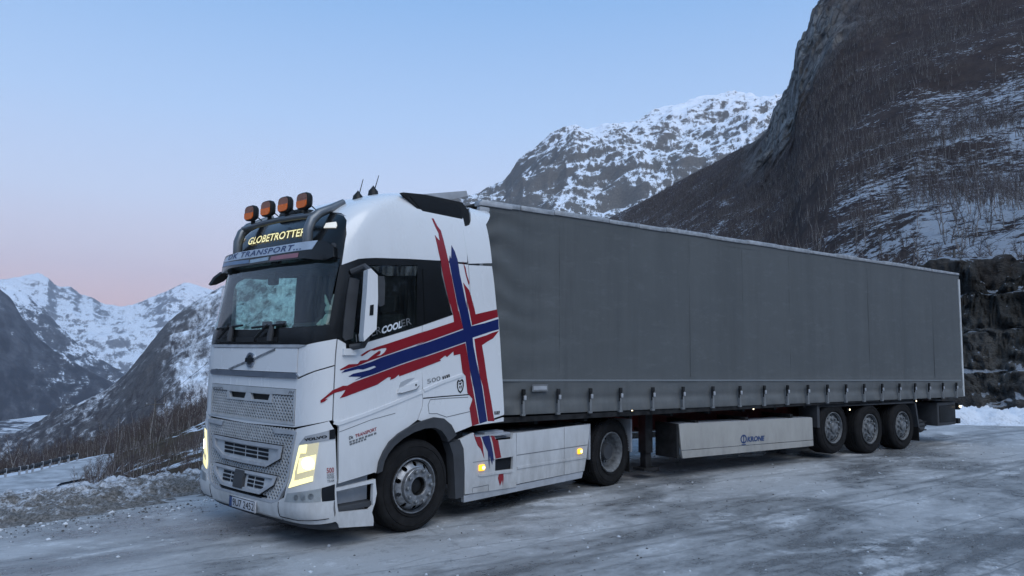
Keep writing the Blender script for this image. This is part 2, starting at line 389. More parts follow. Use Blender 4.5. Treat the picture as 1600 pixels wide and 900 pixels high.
def ribbon(name, pts, wd, mat, parent, off=.003, th=.004, mp=None, closed=False):
    P = np.array(pts, float); n = len(P)
    T_ = np.array([P[(i+1) % n if closed else min(i+1, n-1)]-P[(i-1) % n if closed else max(i-1, 0)] for i in range(n)]); T_ /= np.maximum(np.linalg.norm(T_, axis=1, keepdims=True), 1e-9)
    Nn = np.stack([-T_[:, 1], T_[:, 0]], 1)*wd/2; a, b = (P+Nn).tolist(), (P-Nn).tolist()
    a, b = [tuple(x) for x in a], [tuple(x) for x in b]
    return patch(name, [a, b] if closed else [b+a[::-1]], mat, parent, off, th, .05, mp)

TR = empty('tractor_unit'); tag(TR, 'white sleeper cab lorry tractor with red and blue flag stripes and lit headlights', 'truck')
SDR = float(np.mean([q[0] for q in T('P', [(527, 530), (523, 570), (522, 607), (520, 657)])]))    # front edge of the door
IN = M['inner']; Wt = M['white']; G = .006
# --- nose
gr_hole = [(-.885, 1.215), (.885, 1.215), (.885, 1.585), (-.885, 1.585)]
patch('front_panel', [sym([(0, 1.185), (.88, 1.203), (1.02, 1.228), (SDR-G, 1.285), (SDR-G, 1.822), (1.12, 1.765), (.92, 1.69), (0, 1.685)]), gr_hole], Wt, TR, 0, .03, .06, inner=IN)
patch('hood_panel', [(-.88, 1.752), (.88, 1.752), (.88, 1.998), (-.88, 1.998)], Wt, TR, .004, .03, .06, inner=IN)
cu_ = [(.89, 1.70), (1.12, 1.778), (SDR-G, 1.835), (SDR-G, 2.098), (1.02, 2.04), (.89, 2.008)]
for lp in (cu_, mir(cu_)): patch('corner_panel', lp, Wt, TR, 0, .03, .05, inner=IN)
patch('chrome_strip', [(-.9, 1.69), (.9, 1.69), (.915, 1.72), (.89, 1.746), (-.89, 1.746), (-.915, 1.72)], M['chrome'], TR, .022, .03, .05)
patch('hood_trim', sym([(0, 2.001), (.9, 2.003), (1.0, 2.032), (.9, 2.036), (0, 2.034)]), M['lgrey'], TR, .012, .02, .05)
patch('scuttle_panel', sym([(0, 2.038), (.9, 2.04), (1.02, 2.045), (SDR-G, 2.103), (SDR-G, 2.25), (1.0, 2.218), (0, 2.2)]), M['gloss'], TR, .0, .03, .06, inner=IN)
for (a, b) in ((.78, .42), (.36, -.05), (-.12, -.5)): ribbon('scuttle_slot', [(-a, 2.09), (-b, 2.09)], .05, M['black'], TR, .008, .01)
# emblem and its diagonal bar
ribbon('badge_bar', T('K', [(248, 238), (430, 160)]), .022, M['steel'], TR, .012, .012); ribbon('badge_bar', T('K', [(505, 132), (712, 38)]), .022, M['steel'], TR, .012, .012)
ec, ez = T('K', [(468, 145)])[0]
eo = [(ec+.085*math.cos(a), ez+.082*math.sin(a)*(1.0 if math.sin(a) > 0 else 1.0)) for a in np.linspace(0, 2*math.pi, 28, endpoint=False)]
ei = [(ec+(x-ec)*.66, ez+(z-ez)*.66) for x, z in eo]
bd = patch('badge', [eo, ei], M['chrome'], TR, .022, .02, .04); patch('badge_centre', ei, M['grey'], bd, .012, .01, .04); patch('badge_band', [(ec-.09, ez-.022), (ec+.09, ez-.022), (ec+.09, ez+.022), (ec-.09, ez+.022)], M['ink'], bd, .026, .004, .04)
# --- grille meshes
def lattice(name, region, holes, parent, off, dx=.052, dz=.031, wd=.0125, dep=.014):
    A = np.array(region); lo, hi = A.min(0), A.max(0); mb = MB(); n = 26
    for sg in (1, -1):
        k0 = int((hi[1]-lo[1])/dz)+2
        for k in range(-k0, int((hi[0]-lo[0])/dx)+k0):
            z = np.arange(lo[1], hi[1]+dz/2, dz/2)
            x = lo[0]+k*dx+sg*(z-lo[1])/dz*dx/2*1.0
            mx, mz = (x[1:]+x[:-1])/2, (z[1:]+z[:-1])/2; ok = inside(mx, mz, region)
            for h in holes: ok &= ~inside(mx, mz, h)
            if not ok.any(): continue
            a = np.stack([x, z], 1); ln = math.hypot(dx/2, dz); nx = np.array([dz, -sg*dx/2])/ln*wd/2
            quads = [lift(surf, a+nx, off), lift(surf, a-nx, off), lift(surf, a+nx, off-dep), lift(surf, a-nx, off-dep)]
            for i in np.where(ok)[0]:
                v = [quads[0][i], quads[1][i], quads[1][i+1], quads[0][i+1], quads[2][i], quads[3][i], quads[3][i+1], quads[2][i+1]]
                mb.add(v, [(3, 2, 1, 0), (0, 1, 5, 4), (7, 6, 2, 3), (1, 2, 6, 5), (4, 7, 3, 0)])
    return mb.build(name, M['mesh'], parent, None)
patch('grille_backing', gr_hole, M['black'], TR, -.035, .01, .1)
slots = [[(-.435, 1.445), (-.055, 1.445), (-.055, 1.522), (-.435, 1.522)], [(.06, 1.445), (.44, 1.445), (.44, 1.522), (.06, 1.522)]]
lattice('grille_mesh', [(-.87, 1.23), (.87, 1.23), (.87, 1.515), (-.87, 1.515)], [[(-.46, 1.43), (.46, 1.43), (.46, 1.53), (-.46, 1.53)]], TR, -.004)
patch('grille_bar', [(-.88, 1.52), (.88, 1.52), (.88, 1.58), (-.88, 1.58)], M['mesh'], TR, .004, .03, .06)
ribbon('grille_frame', [(-.868, 1.52), (-.868, 1.232), (0, 1.228), (.868, 1.232), (.868, 1.52)], .024, M['mesh'], TR, .006, .03)
sl_o = [(-.475, 1.425), (.475, 1.425), (.475, 1.523), (-.475, 1.523)]
def trap(a, b, z0, z1, k=.03): return [(a+k, z0), (b-k, z0), (b, z1), (a, z1)]
patch('slot_frame', [sl_o, trap(-.43, -.045, 1.448, 1.512), trap(.05, .435, 1.448, 1.512)], M['mesh'], TR, .002, .03, .05)
lettering('VOLVO', *T('K', [(82, 442), (186, 447), (82, 412)]), M['gink'], TR, .006, bold=.03)
lettering('FH', *T('K', [(843, 487), (897, 492), (850, 452)]), M['gink'], TR, .006, bold=.03, shear=.2)
lg = sym([(0, .435), (.60, .435), (.70, .47), (.80, .62), (.915, 1.172), (0, 1.172)])
patch('lower_grille_backing', lg, M['black'], TR, -.04, .01, .1)
i1 = sym([(0, .765), (.46, .77), (.70, .875), (.735, 1.005), (0, 1.0)]); i1h = sym([(0, .80), (.44, .805), (.645, .89), (.67, .968), (0, .963)])
i2 = sym([(0, .48), (.40, .485), (.625, .60), (.655, .695), (0, .69)]); i2h = sym([(0, .515), (.385, .52), (.575, .612), (.595, .66), (0, .655)])
lattice('lower_grille_mesh', lg, [i1, i2, sym([(0, .43), (.5, .43), (.5, .475), (0, .475)])], TR, -.002)
ribbon('lower_grille_frame', [(.915, 1.165), (.80, .62), (.70, .465), (.60, .437), (0, .434), (-.60, .437), (-.70, .465), (-.80, .62), (-.915, 1.165)], .03, M['lgrey'], TR, .012, .04)
for sg in (1, -1): patch('grille_corner_cap', [(sg*x, z) for x, z in ([(.56, 1.12), (.90, 1.13), (.91, 1.17), (.52, 1.17)] if sg > 0 else [(.52, 1.17), (.91, 1.17), (.90, 1.13), (.56, 1.12)])], M['lgrey'], TR, .012, .03, .06)
def intake(o, h, cols, z0, z1, nr):
    fr = patch('intake_frame', [o, h], M['lgrey'], TR, .032, .06, .05); ribbon('intake_lip', o, .014, M['ink'], fr, .022, .01, closed=True)
    patch('intake_plate', h, M['mesh'], fr, .004, .012, .06)
    for a, b in cols:
        for r in range(nr):
            za = z0+(z1-z0)*r/nr; ins = .0 if r else .02
            patch('intake_slot', [(a, za+.006), (b, za+.006), (b, za+(z1-z0)/nr-.008), (a, za+(z1-z0)/nr-.008)], M['ink'], fr, .009, .006, .08)
intake(i1, i1h, [(-.46, -.255), (-.235, .0), (.025, .245), (.27, .46)], .828, .955, 3)
intake(i2, i2h, [(-.43, -.26), (-.235, -.13), (.115, .235), (.26, .42)], .53, .65, 3)
patch('radar_cover', [(-.13, .50), (.06, .50), (.06, .685), (-.13, .685)], M['grey'], TR, .04, .05, .06)
ribbon('grille_slit', [(-.42, .455), (.42, .455)], .012, M['ink'], TR, .016, .006)
# --- bumper, headlights
bp = sym([(0, .262), (.85, .262), (SDR+.06, .285), (SDR+.06, .525), (.92, .515), (.80, .50), (.70, .452), (.60, .418), (0, .416)])
patch('bumper', bp, Wt, TR, .01, .05, .06, inner=IN)
patch('bumper_lip', sym([(0, .165), (.8, .168), (SDR+.3, .20), (SDR+.3, .255), (0, .255)]), M['grey'], TR, -.03, .04, .07)
for sg in (1, -1):
    ribbon('seam', [(sg*.71, .27), (sg*.72, .45)], .007, M['ink'], TR, .013); ribbon('seam', [(sg*.72, .305), (sg*1.0, .305), (sg*SDR, .325)], .006, M['ink'], TR, .013)
hp = T('G', [(165, 85), (445, 18), (480, 75), (497, 95), (497, 720), (380, 732), (45, 728)])
hv = T('G', [(180, 222), (235, 150), (447, 98), (447, 180)], .01); hb = T('G', [(450, 97), (499, 85), (499, 172), (450, 178)], .01)
hl = T('G', [(88, 606), (185, 232), (357, 205), (342, 300), (302, 545)], .01)
drl = T('G', [(90, 605), (185, 232), (252, 222), (240, 300), (190, 300), (140, 470), (135, 545), (302, 500), (302, 545)], .01)
lam = T('G', [(165, 480), (185, 345), (330, 312), (316, 440)], .01); _cc = T('G', [(258, 388)], .01)[0]; core = [(_cc[0]+.062*math.cos(t_), _cc[1]+.058*math.sin(t_)) for t_ in np.linspace(0, 6.28, 20, endpoint=False)]
fogp = T('G', [(78, 652), (375, 608), (372, 725), (55, 725)], .01); fb = T('G', [(380, 606), (497, 572), (497, 712), (384, 725)], .01)
for lf in (lambda q: q, mir):
    h_ = patch('headlight_panel', lf(hp), Wt, TR, .004, .03, .05, inner=IN)
    patch('name_panel', lf(hv), M['lgrey'], TR, .012, .01, .05); patch('trim_tab', lf(hb), M['ink'], TR, .012, .01, .05)
    lamp = patch('headlight', lf(hl), M['refl'], TR, .008, .006, .05)
    patch('running_light', lf(drl), M['drl'], lamp, .014, .006, .05); patch('lamp_reflector', lf(lam), M['drl'], lamp, .012, .004, .05); patch('lamp_core', lf(core), M['low'], lamp, .018, .006, .05)
    patch('lens', lf(hl), M['lens'], lamp, .026, 0, .05)
    fg = patch('fog_lamp', lf(fogp), M['lgrey'], TR, .012, .012, .05); patch('fog_lens', lf(fogp), M['lens'], fg, .018, 0, .05); patch('bumper_corner_trim', lf(fb), M['ink'], TR, .012, .012, .05)
fc = T('G', [(155, 690), (215, 690), (285, 680)], .01)
for (a, b) in fc:
    c_ = [(a+.028*math.cos(t), b+.028*math.sin(t)) for t in np.linspace(0, 6.28, 16, endpoint=False)]; patch('fog_bulb', c_, M['steel'], TR, .0155, .003, .05)
lettering('VOLVO', *T('G', [(232, 192), (430, 160), (228, 170)], .01), M['ink'], TR, .016, bold=.05)
lettering('500', *T('L', [(78, 745), (163, 735), (76, 685)], .004), M['redink'], TR, .008, bold=.01)
for tx, y in (('NORDIC', 783), ('POWER', 815), ('TEAM', 855)): lettering(tx, *T('L', [(82, y), (165, y-12), (82, y-28)], .004), M['gink'], TR, .008, bold=.01)
pl = MB().box(-.055, -.035, -.331, .199, .282, .402, .004).build('number_plate', M['plate'], TR); pm = plane_map((-.057, 0, 0), (0, -1, 0), (0, 0, 1))
MB().box(-.0575, -.05, .145, .194, .287, .397).build('plate_band', M['navy'], pl)
lettering('9U7 2452', (-.125, .305), (.315, .305), (-.125, .378), M['ink'], pl, .002, pm, bold=.0)
ribbon('plate_edge', [(-.196, .285), (.328, .285), (.328, .399), (-.196, .399)], .006, M['ink'], pl, .002, .002, pm, True)
# --- windscreen, pillars, side glass
ws = sym([(0, 2.206), (1.0, 2.224), (1.18, 2.245), (1.20, 2.93), (0, 2.98)])
patch('windscreen', ws, M['wsh'], TR, -.006, 0, .08)
band_bottom = T('F', [(45, 750), (115, 793), (118, 836), (215, 836), (280, 786), (500, 721), (785, 634)])+T('B', [(430, 160)])
band_top = T('U', [(840, 574), (620, 562), (400, 555), (330, 557), (270, 562), (152, 606)])
band = [(1.21, 2.26), (SDR, 2.11)]+band_bottom+T('D', [(235, 900), (150, 560), (140, 440)])+band_top+[(1.21, 2.88)]
dwin = T('F', [(150, 215), (185, 150), (260, 108), (745, 110), (735, 642), (290, 770), (190, 792), (140, 760)])
qwin = T('F', [(790, 145), (844, 130)])+T('D', [(125, 470), (185, 810)])+T('B', [(405, 130), (100, 250)])+T('F', [(805, 610)])
for lf in (lambda q: q, mir):
    patch('window_surround', [lf(band), lf(dwin)], M['gloss'], TR, .0, .03, .06, inner=IN)
    patch('door_window', lf(dwin), M['sidegl'], TR, -.012, 0, .1)
    patch('quarter_window', lf(qwin), M['gloss'], TR, .006, .005, .1)
patch('pillar_fairing', T('F', [(152, 215), (235, 238), (205, 500), (180, 750), (110, 772), (92, 745), (100, 600), (125, 380)], .02), M['grey'], TR, .02, .03, .06)
patch('wind_deflector', T('F', [(345, 120), (750, 118), (728, 200), (470, 203), (400, 170)], .03), M['smoke'], TR, .03, 0, .08)
# --- roof and the black brow above the windscreen
edge = T('U', [(152, 603), (168, 500), (187, 385), (188, 290), (165, 253), (112, 242)])
brow = sym([(0, 2.985), (1.2, 2.935), (1.21, 2.885)]+edge+[(1.10, 3.40), (.98, 3.45), (.7, 3.50), (0, 3.50)])
patch('brow_panel', brow, M['gloss'], TR, .0, .03, .06, inner=IN)
sr = s_at(2.12, 3.5); seam_roof = T('U', [(1035, 586)])[0]
rows = list(np.arange(2.86, 3.7, .05))+list(np.arange(3.7, 3.8, .02))+list(np.arange(3.8, 3.889, .007))
roof = sym([(0, 3.506), (.7, 3.506), (.99, 3.456), (1.11, 3.406)]+edge[::-1]+T('U', [(270, 560), (330, 555), (400, 553), (620, 560), (840, 572), (1030, 585)])+[(sr, 3.07), (sr, 3.4), (sr, 3.6), (sr, 3.74), (sr, 3.84), (sr, 3.887), (0, 3.887)])
patch('cab_roof', roof, Wt, TR, .002, .025, .08, inner=IN, rows=rows, smooth=45)
for sg in (1, -1):
    ml = T('I', [(1150, 460), (1175, 410), (1285, 395), (1292, 430), (1280, 458)], .006); ml = ml if sg > 0 else mir(ml)
    patch('marker_lamp', ml, M['roofmark'], TR, .012, .01, .05)
rc = T('I', [(1252, 655)])[0]
patch('brow_cap', [(rc[0]+.035*math.cos(t), rc[1]+.035*math.sin(t)) for t in np.linspace(0, 6.28, 18, endpoint=False)], M['grey'], TR, .006, .006, .04)
# sun visor with the owner's sign
def vis(u, z): u = np.asarray(u, float); z = np.asarray(z, float); return np.stack([.10+.10*(u/1.1)**4+.03*np.clip((z-2.94)/.2, 0, 1), -u, z+0*u], -1)
visor = patch('sun_visor', sym([(0, 2.945), (.8, 2.94), (1.08, 2.905), (1.17, 2.94), (1.15, 3.05), (1.05, 3.115), (0, 3.125)]), M['gloss'], TR, 0, .10, .06, vis)
vT = lambda pts: T('I', pts, .004, vis)
patch('sign_strip', vT([(62, 832), (108, 775), (205, 728), (640, 655), (1085, 592), (1020, 688), (560, 752), (110, 822)]), M['sign'], visor, .006, .006, .05, vis)
lettering('DK TRANSPORT...', *vT([(118, 805), (905, 690), (128, 752)]), M['navy'], visor, .009, vis, bold=.02, shear=.25, space=1.15)
for nm, ptv, mt in (('stripe_blue', [(65, 842), (335, 802), (335, 838), (48, 888)], simple('pale_blue_stripe', (.12, .2, .33), .4)), ('stripe_white', [(350, 804), (550, 770), (545, 806), (345, 840)], simple('pale_stripe', (.28, .38, .47), .4)),
                    ('stripe_red', [(580, 768), (875, 726), (862, 775), (562, 812)], simple('dull_red_stripe', (.30, .13, .16), .4))):
    patch(nm, vT(ptv), mt, visor, .004, .004, .06, vis)
gb = T('I', [(332, 642), (952, 540), (350, 570)], .01)
lettering('GLOBETROTTER', *gb, M['globe'], TR, .014, bold=.015, shear=.25, space=1.0)
# light bar and its four lamps
bar = MB()
legs = {}
for sg in (1, -1):
    y = .74*sg
    bar.tube([(.2, y, 3.10), (.2, y, 3.26), (.24, y, 3.37), (.33, y, 3.46), (.48, y, 3.535), (.64, y, 3.63)], [.055, .055, .055, .052, .045, .035], 12)
cb = [(.26, -.74+1.48*i/8, 3.425+.025*math.sin(math.pi*i/8)) for i in range(9)]
bar.tube(cb, .034, 12); bar.build('light_bar', M['bartube'], TR)
for i, (cx, cy) in enumerate(px_of('I', [(357, 300), (535, 250), (724, 207), (928, 167)])):
    P = on_plane(cx, cy, 0, .22); y, z = float(P[1]), float(P[2]); wd, ht = .118, .092
    prof = [(math.copysign(abs(math.cos(t))**.55, math.cos(t)), math.copysign(abs(math.sin(t))**.55, math.sin(t))) for t in np.linspace(0, 2*math.pi, 32, endpoint=False)]
    rings = [(.0, .84, .0), (.004, .93, 0), (.015, 1., 0), (.05, .98, 0), (.075, .8, 0), (.085, .45, 0)]
    mb = MB(); v = [(.20+dx, y+a*wd*k, z+b*ht*k) for dx, k, _ in rings for a, b in prof]; n = len(prof)
    mb.add(v, [(j*n+q, j*n+(q+1) % n, (j+1)*n+(q+1) % n, (j+1)*n+q) for j in range(len(rings)-1) for q in range(n)]+[tuple(range(n))[::-1], tuple(range((len(rings)-1)*n, len(rings)*n))])
    h_ = mb.build('roof_lamp', M['black'], TR)
    up = [(.198, y+a*wd*.84, z+max(b, -.25)*ht*.84) for a, b in prof]; lo = [(.196, y+a*wd*.80, z+(-.24+min(b, .4)*.60)*ht) for a, b in prof]
    MB().prism(up, (.012, 0, 0)).build('lens_cover', M['brown'], h_); MB().prism([(x-.006, a, b) for x, a, b in lo], (.012, 0, 0)).build('lens', M['orange'], h_)
    zb = float(np.interp(y, [-.74, 0, .74], [3.44, 3.465, 3.44])); MB().tube([(.235, y, z-.07), (.255, y, (z+zb)/2), (.26, y, zb-.02)], .026, 8).tube([(.27, y-.04, z-.03), (.35, y-.06, z-.09), (.27, y-.05, zb)], .008, 6).build('bracket', M['black'], h_)
MB().box(.42, .68, -.25, .25, 3.46, 3.60, .04).build('roof_beacon_base', M['black'], TR)
# side fins, wing and aerials on the roof
fin = [(P[0], -1.14, P[2]) for P in (on_plane(x, y, 1, -1.14) for x, y in px_of('U', [(585, 92), (720, 105), (1000, 162), (1045, 225), (1058, 318), (1032, 332), (790, 276), (715, 250), (680, 205)]))]
for sg in (1, -1):
    f_ = [(x, y*sg, z) for x, y, z in fin]; f_ = f_ if sg > 0 else f_[::-1]
    MB().prism(f_[::-1], (0, -.07*sg*-1, 0)).build('roof_fin', M['black'], TR, 25)
    iv = [(x+(1.62-x)*.22, y-.006*sg, z+(3.64-z)*.25) for x, y, z in f_]; MB().prism(iv[::-1], (0, .02*sg, 0)).build('fin_inset', M['gloss'], TR, 25)
wg = [on_plane(x, y, 1, -.85) for x, y in ((664, 303), (729, 298), (731, 306), (704, 312))]
MB().prism([(p[0], -.85, p[2]) for p in wg][::-1], (0, 1.7, 0)).build('roof_wing', M['lgrey'], TR, 25)
for bx, by, tx, ty in ((559, 312, 567.5, 280), (583, 304, 592, 274)):
    b = on_plane(bx, by, 1, -.70); t_ = on_plane(tx, ty, 1, -.70); an = MB().lathe([(.0, .11), (.03, .07), (.055, .04), (.07, -.06), (.07, -.14)], 16, tuple(b), 2).build('aerial', M['black'], TR)
    MB().tube([tuple(b), tuple(t_)], [.007, .004], 6).build('aerial_rod', M['black'], an)
# --- doors, sleeper wall, rear deflectors
arch_o = T('V', [(418, 425), (430, 350), (460, 280), (500, 215), (560, 160), (640, 110), (720, 75), (800, 50), (860, 58), (910, 100), (945, 168)])
arch_i = T('V', [(448, 410), (462, 345), (490, 290), (530, 240), (590, 190), (660, 150), (735, 124), (800, 120), (845, 140), (875, 180), (890, 215)])
seam_b = T('C', [(80, 0), (75, 285), (65, 305), (80, 390), (76, 480), (40, 580), (18, 645)])
doorL = T('L', [(150, 0), (152, 130), (222, 208), (216, 390), (212, 868)])
door = doorL[::-1]+[(SDR+G, 1.6)]+T('F', [(42, 762), (113, 797), (116, 842), (217, 842), (282, 792), (500, 727), (783, 640)])
door = [(SDR+G, 1.30)]+T('L', [(157, 132), (224, 208), (218, 390), (215, 866), (430, 800), (640, 735)])+[q for q in arch_o if q[0] < seam_b[-1][0]-.02]+[(a-.005, b) for a, b in seam_b[::-1]]+T('F', [(783, 642), (500, 729), (282, 794), (217, 844), (116, 844), (113, 799)])+[(SDR+G, 2.095)]
sb = [(a+.005, b) for a, b in seam_b]; rear_low = T('C', [(450, 800), (655, 718)])
s_r = s_at(2.12, 2.9); rear_seam = [(T('C', [(660, 340)])[0]), (T('B', [(662, 500)])[0]), (T('D', [(415, 700)])[0]), (T('D', [(398, 472)])[0])]
sleeper = T('F', [(788, 640)])+T('B', [(433, 166)])+[(a+.004, b) for a, b in T('D', [(240, 900), (155, 560), (145, 446)])]+[(rear_seam[3][0]-.004, rear_seam[3][1])]+[(a-.004, b) for a, b in rear_seam[2::-1]]+T('C', [(655, 716), (452, 798)])+[q for q in arch_o[::-1] if q[0] > seam_b[-1][0]+.02]+sb[::-1][:-1]
defl = T('D', [(402, 476), (620, 486), (640, 640), (664, 890)])+T('B', [(965, 205), (1008, 900)])+T('C', [(1012, 200), (1030, 560), (1028, 585), (902, 630), (905, 655), (1025, 615), (1025, 662), (662, 714)])+[(a+.004, b) for a, b in rear_seam]
defu = T('D', [(402, 462), (340, 105), (378, 112), (415, 95), (425, 55), (421, 0)])+T('U', [(1050, 212), (1135, 212), (1165, 320), (1208, 590)])
for lf, sg in ((lambda q: q, 1), (mir, -1)):
    d_ = patch('door', lf(door[::-1]), Wt, TR, .002, .03, .06, inner=IN); patch('sleeper_wall', lf(sleeper[::-1]), Wt, TR, .002, .03, .06, inner=IN)
    patch('side_deflector', lf(defl[::-1]), Wt, TR, .004, .02, .07); patch('side_deflector', lf(defu[::-1]), Wt, TR, .004, .02, .07)
    patch('wheel_arch', lf(arch_o+arch_i[::-1]), M['grey'], TR, .035, .11, .05)
    ribbon('crease', lf(T('L', [(160, 150), (215, 165), (430, 92), (600, 30)])+T('C', [(62, 318)])), .035, Wt, d_, .012, .012)
    ribbon('crease', lf(T('C', [(88, 300), (300, 205), (550, 118)])), .035, Wt, d_, .012, .012)
    ribbon('seam', lf(T('L', [(224, 262), (600, 118), (880, 42)])), .006, M['gink'], d_, .004)
    ribbon('seam', lf(T('C', [(85, 392), (300, 372), (600, 350), (655, 345)])), .012, M['ink'], d_, .004)
    ribbon('seam', lf(T('C', [(610, 378), (380, 390), (165, 408), (140, 470), (152, 572), (245, 572), (355, 612), (640, 545)])), .008, M['gink'], d_, .004)
    patch('handle_recess', lf(T('A', [(885, 660), (905, 605), (980, 568), (1060, 555), (1000, 600), (940, 640)])[::-1]), M['lgrey'], d_, .006, .006, .05)
    hd = patch('door_handle', lf(T('A', [(868, 722), (878, 668), (1085, 590), (1098, 600), (1085, 650), (1050, 680), (905, 722)])[::-1]), Wt, d_, .026, .022, .04)
    ribbon('handle_gap', lf(T('A', [(870, 720), (905, 722), (1060, 678), (1092, 640)])), .008, M['gink'], d_, .029, .002)
    kh = T('A', [(1056, 632)])[0]; patch('lock', lf([(kh[0]+.012*math.cos(t), kh[1]+.012*math.sin(t)) for t in np.linspace(0, 6.28, 12, endpoint=False)]), M['ink'], d_, .029, .004, .03)
    patch('mirror_base', lf(T('F', [(84, 842), (218, 842), (190, 900), (82, 900)])[::-1]), Wt, TR, .03, .03, .05)
# body behind the skins
MB().box(.12, .78, -1.06, 1.06, .32, 1.30).box(.78, 1.98, -.72, .72, .45, 1.38).box(.78, 1.98, -1.14, 1.14, 1.18, 1.30).box(1.96, 2.16, -1.15, 1.15, .55, 1.40).build('under_body', M['inner'], TR, None)
zz = np.linspace(1.12, 3.885, 40); bw = [(2.11, -1.235*float(ysc(z)), z) for z in zz]+[(2.11, 1.235*float(ysc(z)), z) for z in zz[::-1]]
MB().prism(bw, (.03, 0, 0)).build('rear_wall', M['grey'], TR, None)
# --- cab interior
MB().box(.32, 2.08, -1.16, 1.16, 1.32, 1.40).build('cab_floor', M['inner'], TR, None)
MB().box(1.55, 2.08, -1.14, 1.14, 1.42, 1.86, .05).build('bunk', M['seat'], TR)
MB().box(.20, .62, -1.13, 1.13, 1.70, 2.19, .06).box(.30, .60, -.95, -.30, 2.16, 2.28, .05).build('dashboard', M['dash'], TR)
for y in (.62, -.62):
    st = MB().box(1.0, 1.45, y-.25, y+.25, 1.66, 1.82, .06).build('seat', M['seat'], TR); MB().box(1.36, 1.50, y-.25, y+.25, 1.75, 2.42, .06).build('seat_back', M['seat'], st)
    MB().box(1.38, 1.48, y-.15, y+.15, 2.44, 2.64, .04).build('head_rest', M['seat'], st); MB().box(1.05, 1.4, y-.2, y+.2, 1.38, 1.68).build('seat_base', M['dash'], st)
th = math.radians(35); swc = Vector((.72, -.62, 2.18)); sw = MB()
sw.tube([tuple(swc+Vector((.22*math.cos(a)*math.sin(th), .22*math.sin(a), .22*math.cos(a)*math.cos(th)))) for a in np.linspace(0, 2*math.pi, 25)], .017, 8).tube([tuple(swc), (.58, -.62, 2.05)], .04, 8)
for a in (math.pi, 1.0, -1.0): sw.tube([tuple(swc), tuple(swc+Vector((.22*math.cos(a)*math.sin(th), .22*math.sin(a), .22*math.cos(a)*math.cos(th))))], .015, 6)
sw.build('steering_wheel', M['dash'], TR)
cv = MB(); xs = np.linspace(0, 1, 40)
for y0, y1, xx in ((-1.12, -.78, 1.50), (.80, 1.12, 1.55)):
    p = [(xx+.03*math.sin(q*34), y0+(y1-y0)*q, z) for z in (1.9, 3.0) for q in xs]; cv.add(p, [(i, i+1, i+41, i+40) for i in range(39)])
cv.build('bunk_curtain', M['curtaincab'], TR, 180)
MB().box(.34, 1.9, -1.12, 1.12, 2.98, 3.04, .02).box(.36, .7, -1.0, 1.0, 2.86, 2.99, .03).build('overhead_shelf', M['dash'], TR)
MB().box(.28, .34, .02, .18, 2.72, 2.86, .015).build('camera_box', M['black'], TR)
for y in (.30, .0): MB().box(.34, .40, y-.07, y+.07, 2.19, 2.31, .012).build('phone_holder', M['black'], TR)
# wipers
for y0, y1 in ((.72, .25), (-.12, -.62)):
    wp = MB().tube([tuple(lift(surf, np.array([[-y0, 2.10]]), .04)[0]), tuple(lift(surf, np.array([[-(y0*.6+y1*.4), 2.235]]), .04)[0])], .016, 6)
    wp.tube([tuple(lift(surf, np.array([[-(y0+.12)+t*.62, 2.215+.03*t]]), .03)[0]) for t in np.linspace(0, 1, 6)], .013, 6); wp.build('wiper', M['black'], TR)
for y in (.46, -.40):
    w2 = MB().tube([tuple(lift(surf, np.array([[-y, z]]), .03)[0]) for z in (2.07, 2.15, 2.24)], [.03, .035, .022], 8); w2.build('wiper_arm', M['grey'], TR)
# --- mirrors
mo = np.array([.52, -1.52]); mn = np.array([math.sin(YAW-.55), math.cos(YAW-.55)])
def mir_pt(px, py):
    d = ray(px, py); t = ((mo-CAM[:2])@mn)/(d[:2]@mn); return CAM+d*t
mp_ = [mir_pt(*q) for q in px_of('F', [(310, 150), (335, 136), (395, 196), (398, 400), (384, 672), (275, 778), (269, 722), (300, 330)])]
mr = MB().prism([tuple(p) for p in mp_], (mn[0]*.13, mn[1]*.13, 0)).build('mirror', Wt, TR, 25)
hs = [mir_pt(*q) for q in px_of('F', [(328, 460), (360, 455), (356, 548), (322, 552)])]; MB().prism([tuple(p-np.array([*mn, 0])*.004) for p in hs], (mn[0]*.01, mn[1]*.01, 0)).build('mirror_slot', M['ink'], mr)
gm = [mir_pt(*q) for q in px_of('F', [(398, 200), (470, 200), (480, 260), (474, 455), (440, 470), (400, 440)])]; MB().prism([tuple(p+np.array([*mn, 0])*.06) for p in gm], (mn[0]*.05, mn[1]*.05, 0)).build('mirror_back', M['grey'], mr, 25)
def near_pt(k, x, y, off): return tuple(lift(surf, np.array(T(k, [(x, y)])), off)[0])
MB().tube([near_pt('F', 160, 170, .0), near_pt('F', 230, 130, .1), tuple(mir_pt(*px_of('F', [(330, 165)])[0])+np.array([.05, .06, 0]))], .035, 8).build('mirror_arm', M['grey'], mr)
MB().tube([near_pt('F', 150, 830, .0), near_pt('F', 215, 815, .1), tuple(mir_pt(*px_of('F', [(300, 740)])[0])+np.array([.05, .06, 0]))], .032, 8).build('mirror_arm', M['grey'], mr)
fm = [on_plane(x, y, 1, 1.45) for x, y in px_of('J', [(48, 290), (90, 225), (150, 180), (215, 178), (222, 200), (170, 250), (100, 282)])]
MB().prism([(p[0], 1.45, p[2]) for p in fm], (.0, .05, .02)).tube([(fm[3][0], 1.47, fm[3][2]-.02), (.3, 1.2, fm[3][2]-.03)], .03, 6).build('mirror', M['black'], TR, 25)
MB().box(.42, .55, 1.34, 1.56, 2.05, 2.78, .04).tube([(.48, 1.4, 2.6), (.42, 1.2, 2.62)], .03).build('mirror', Wt, TR)
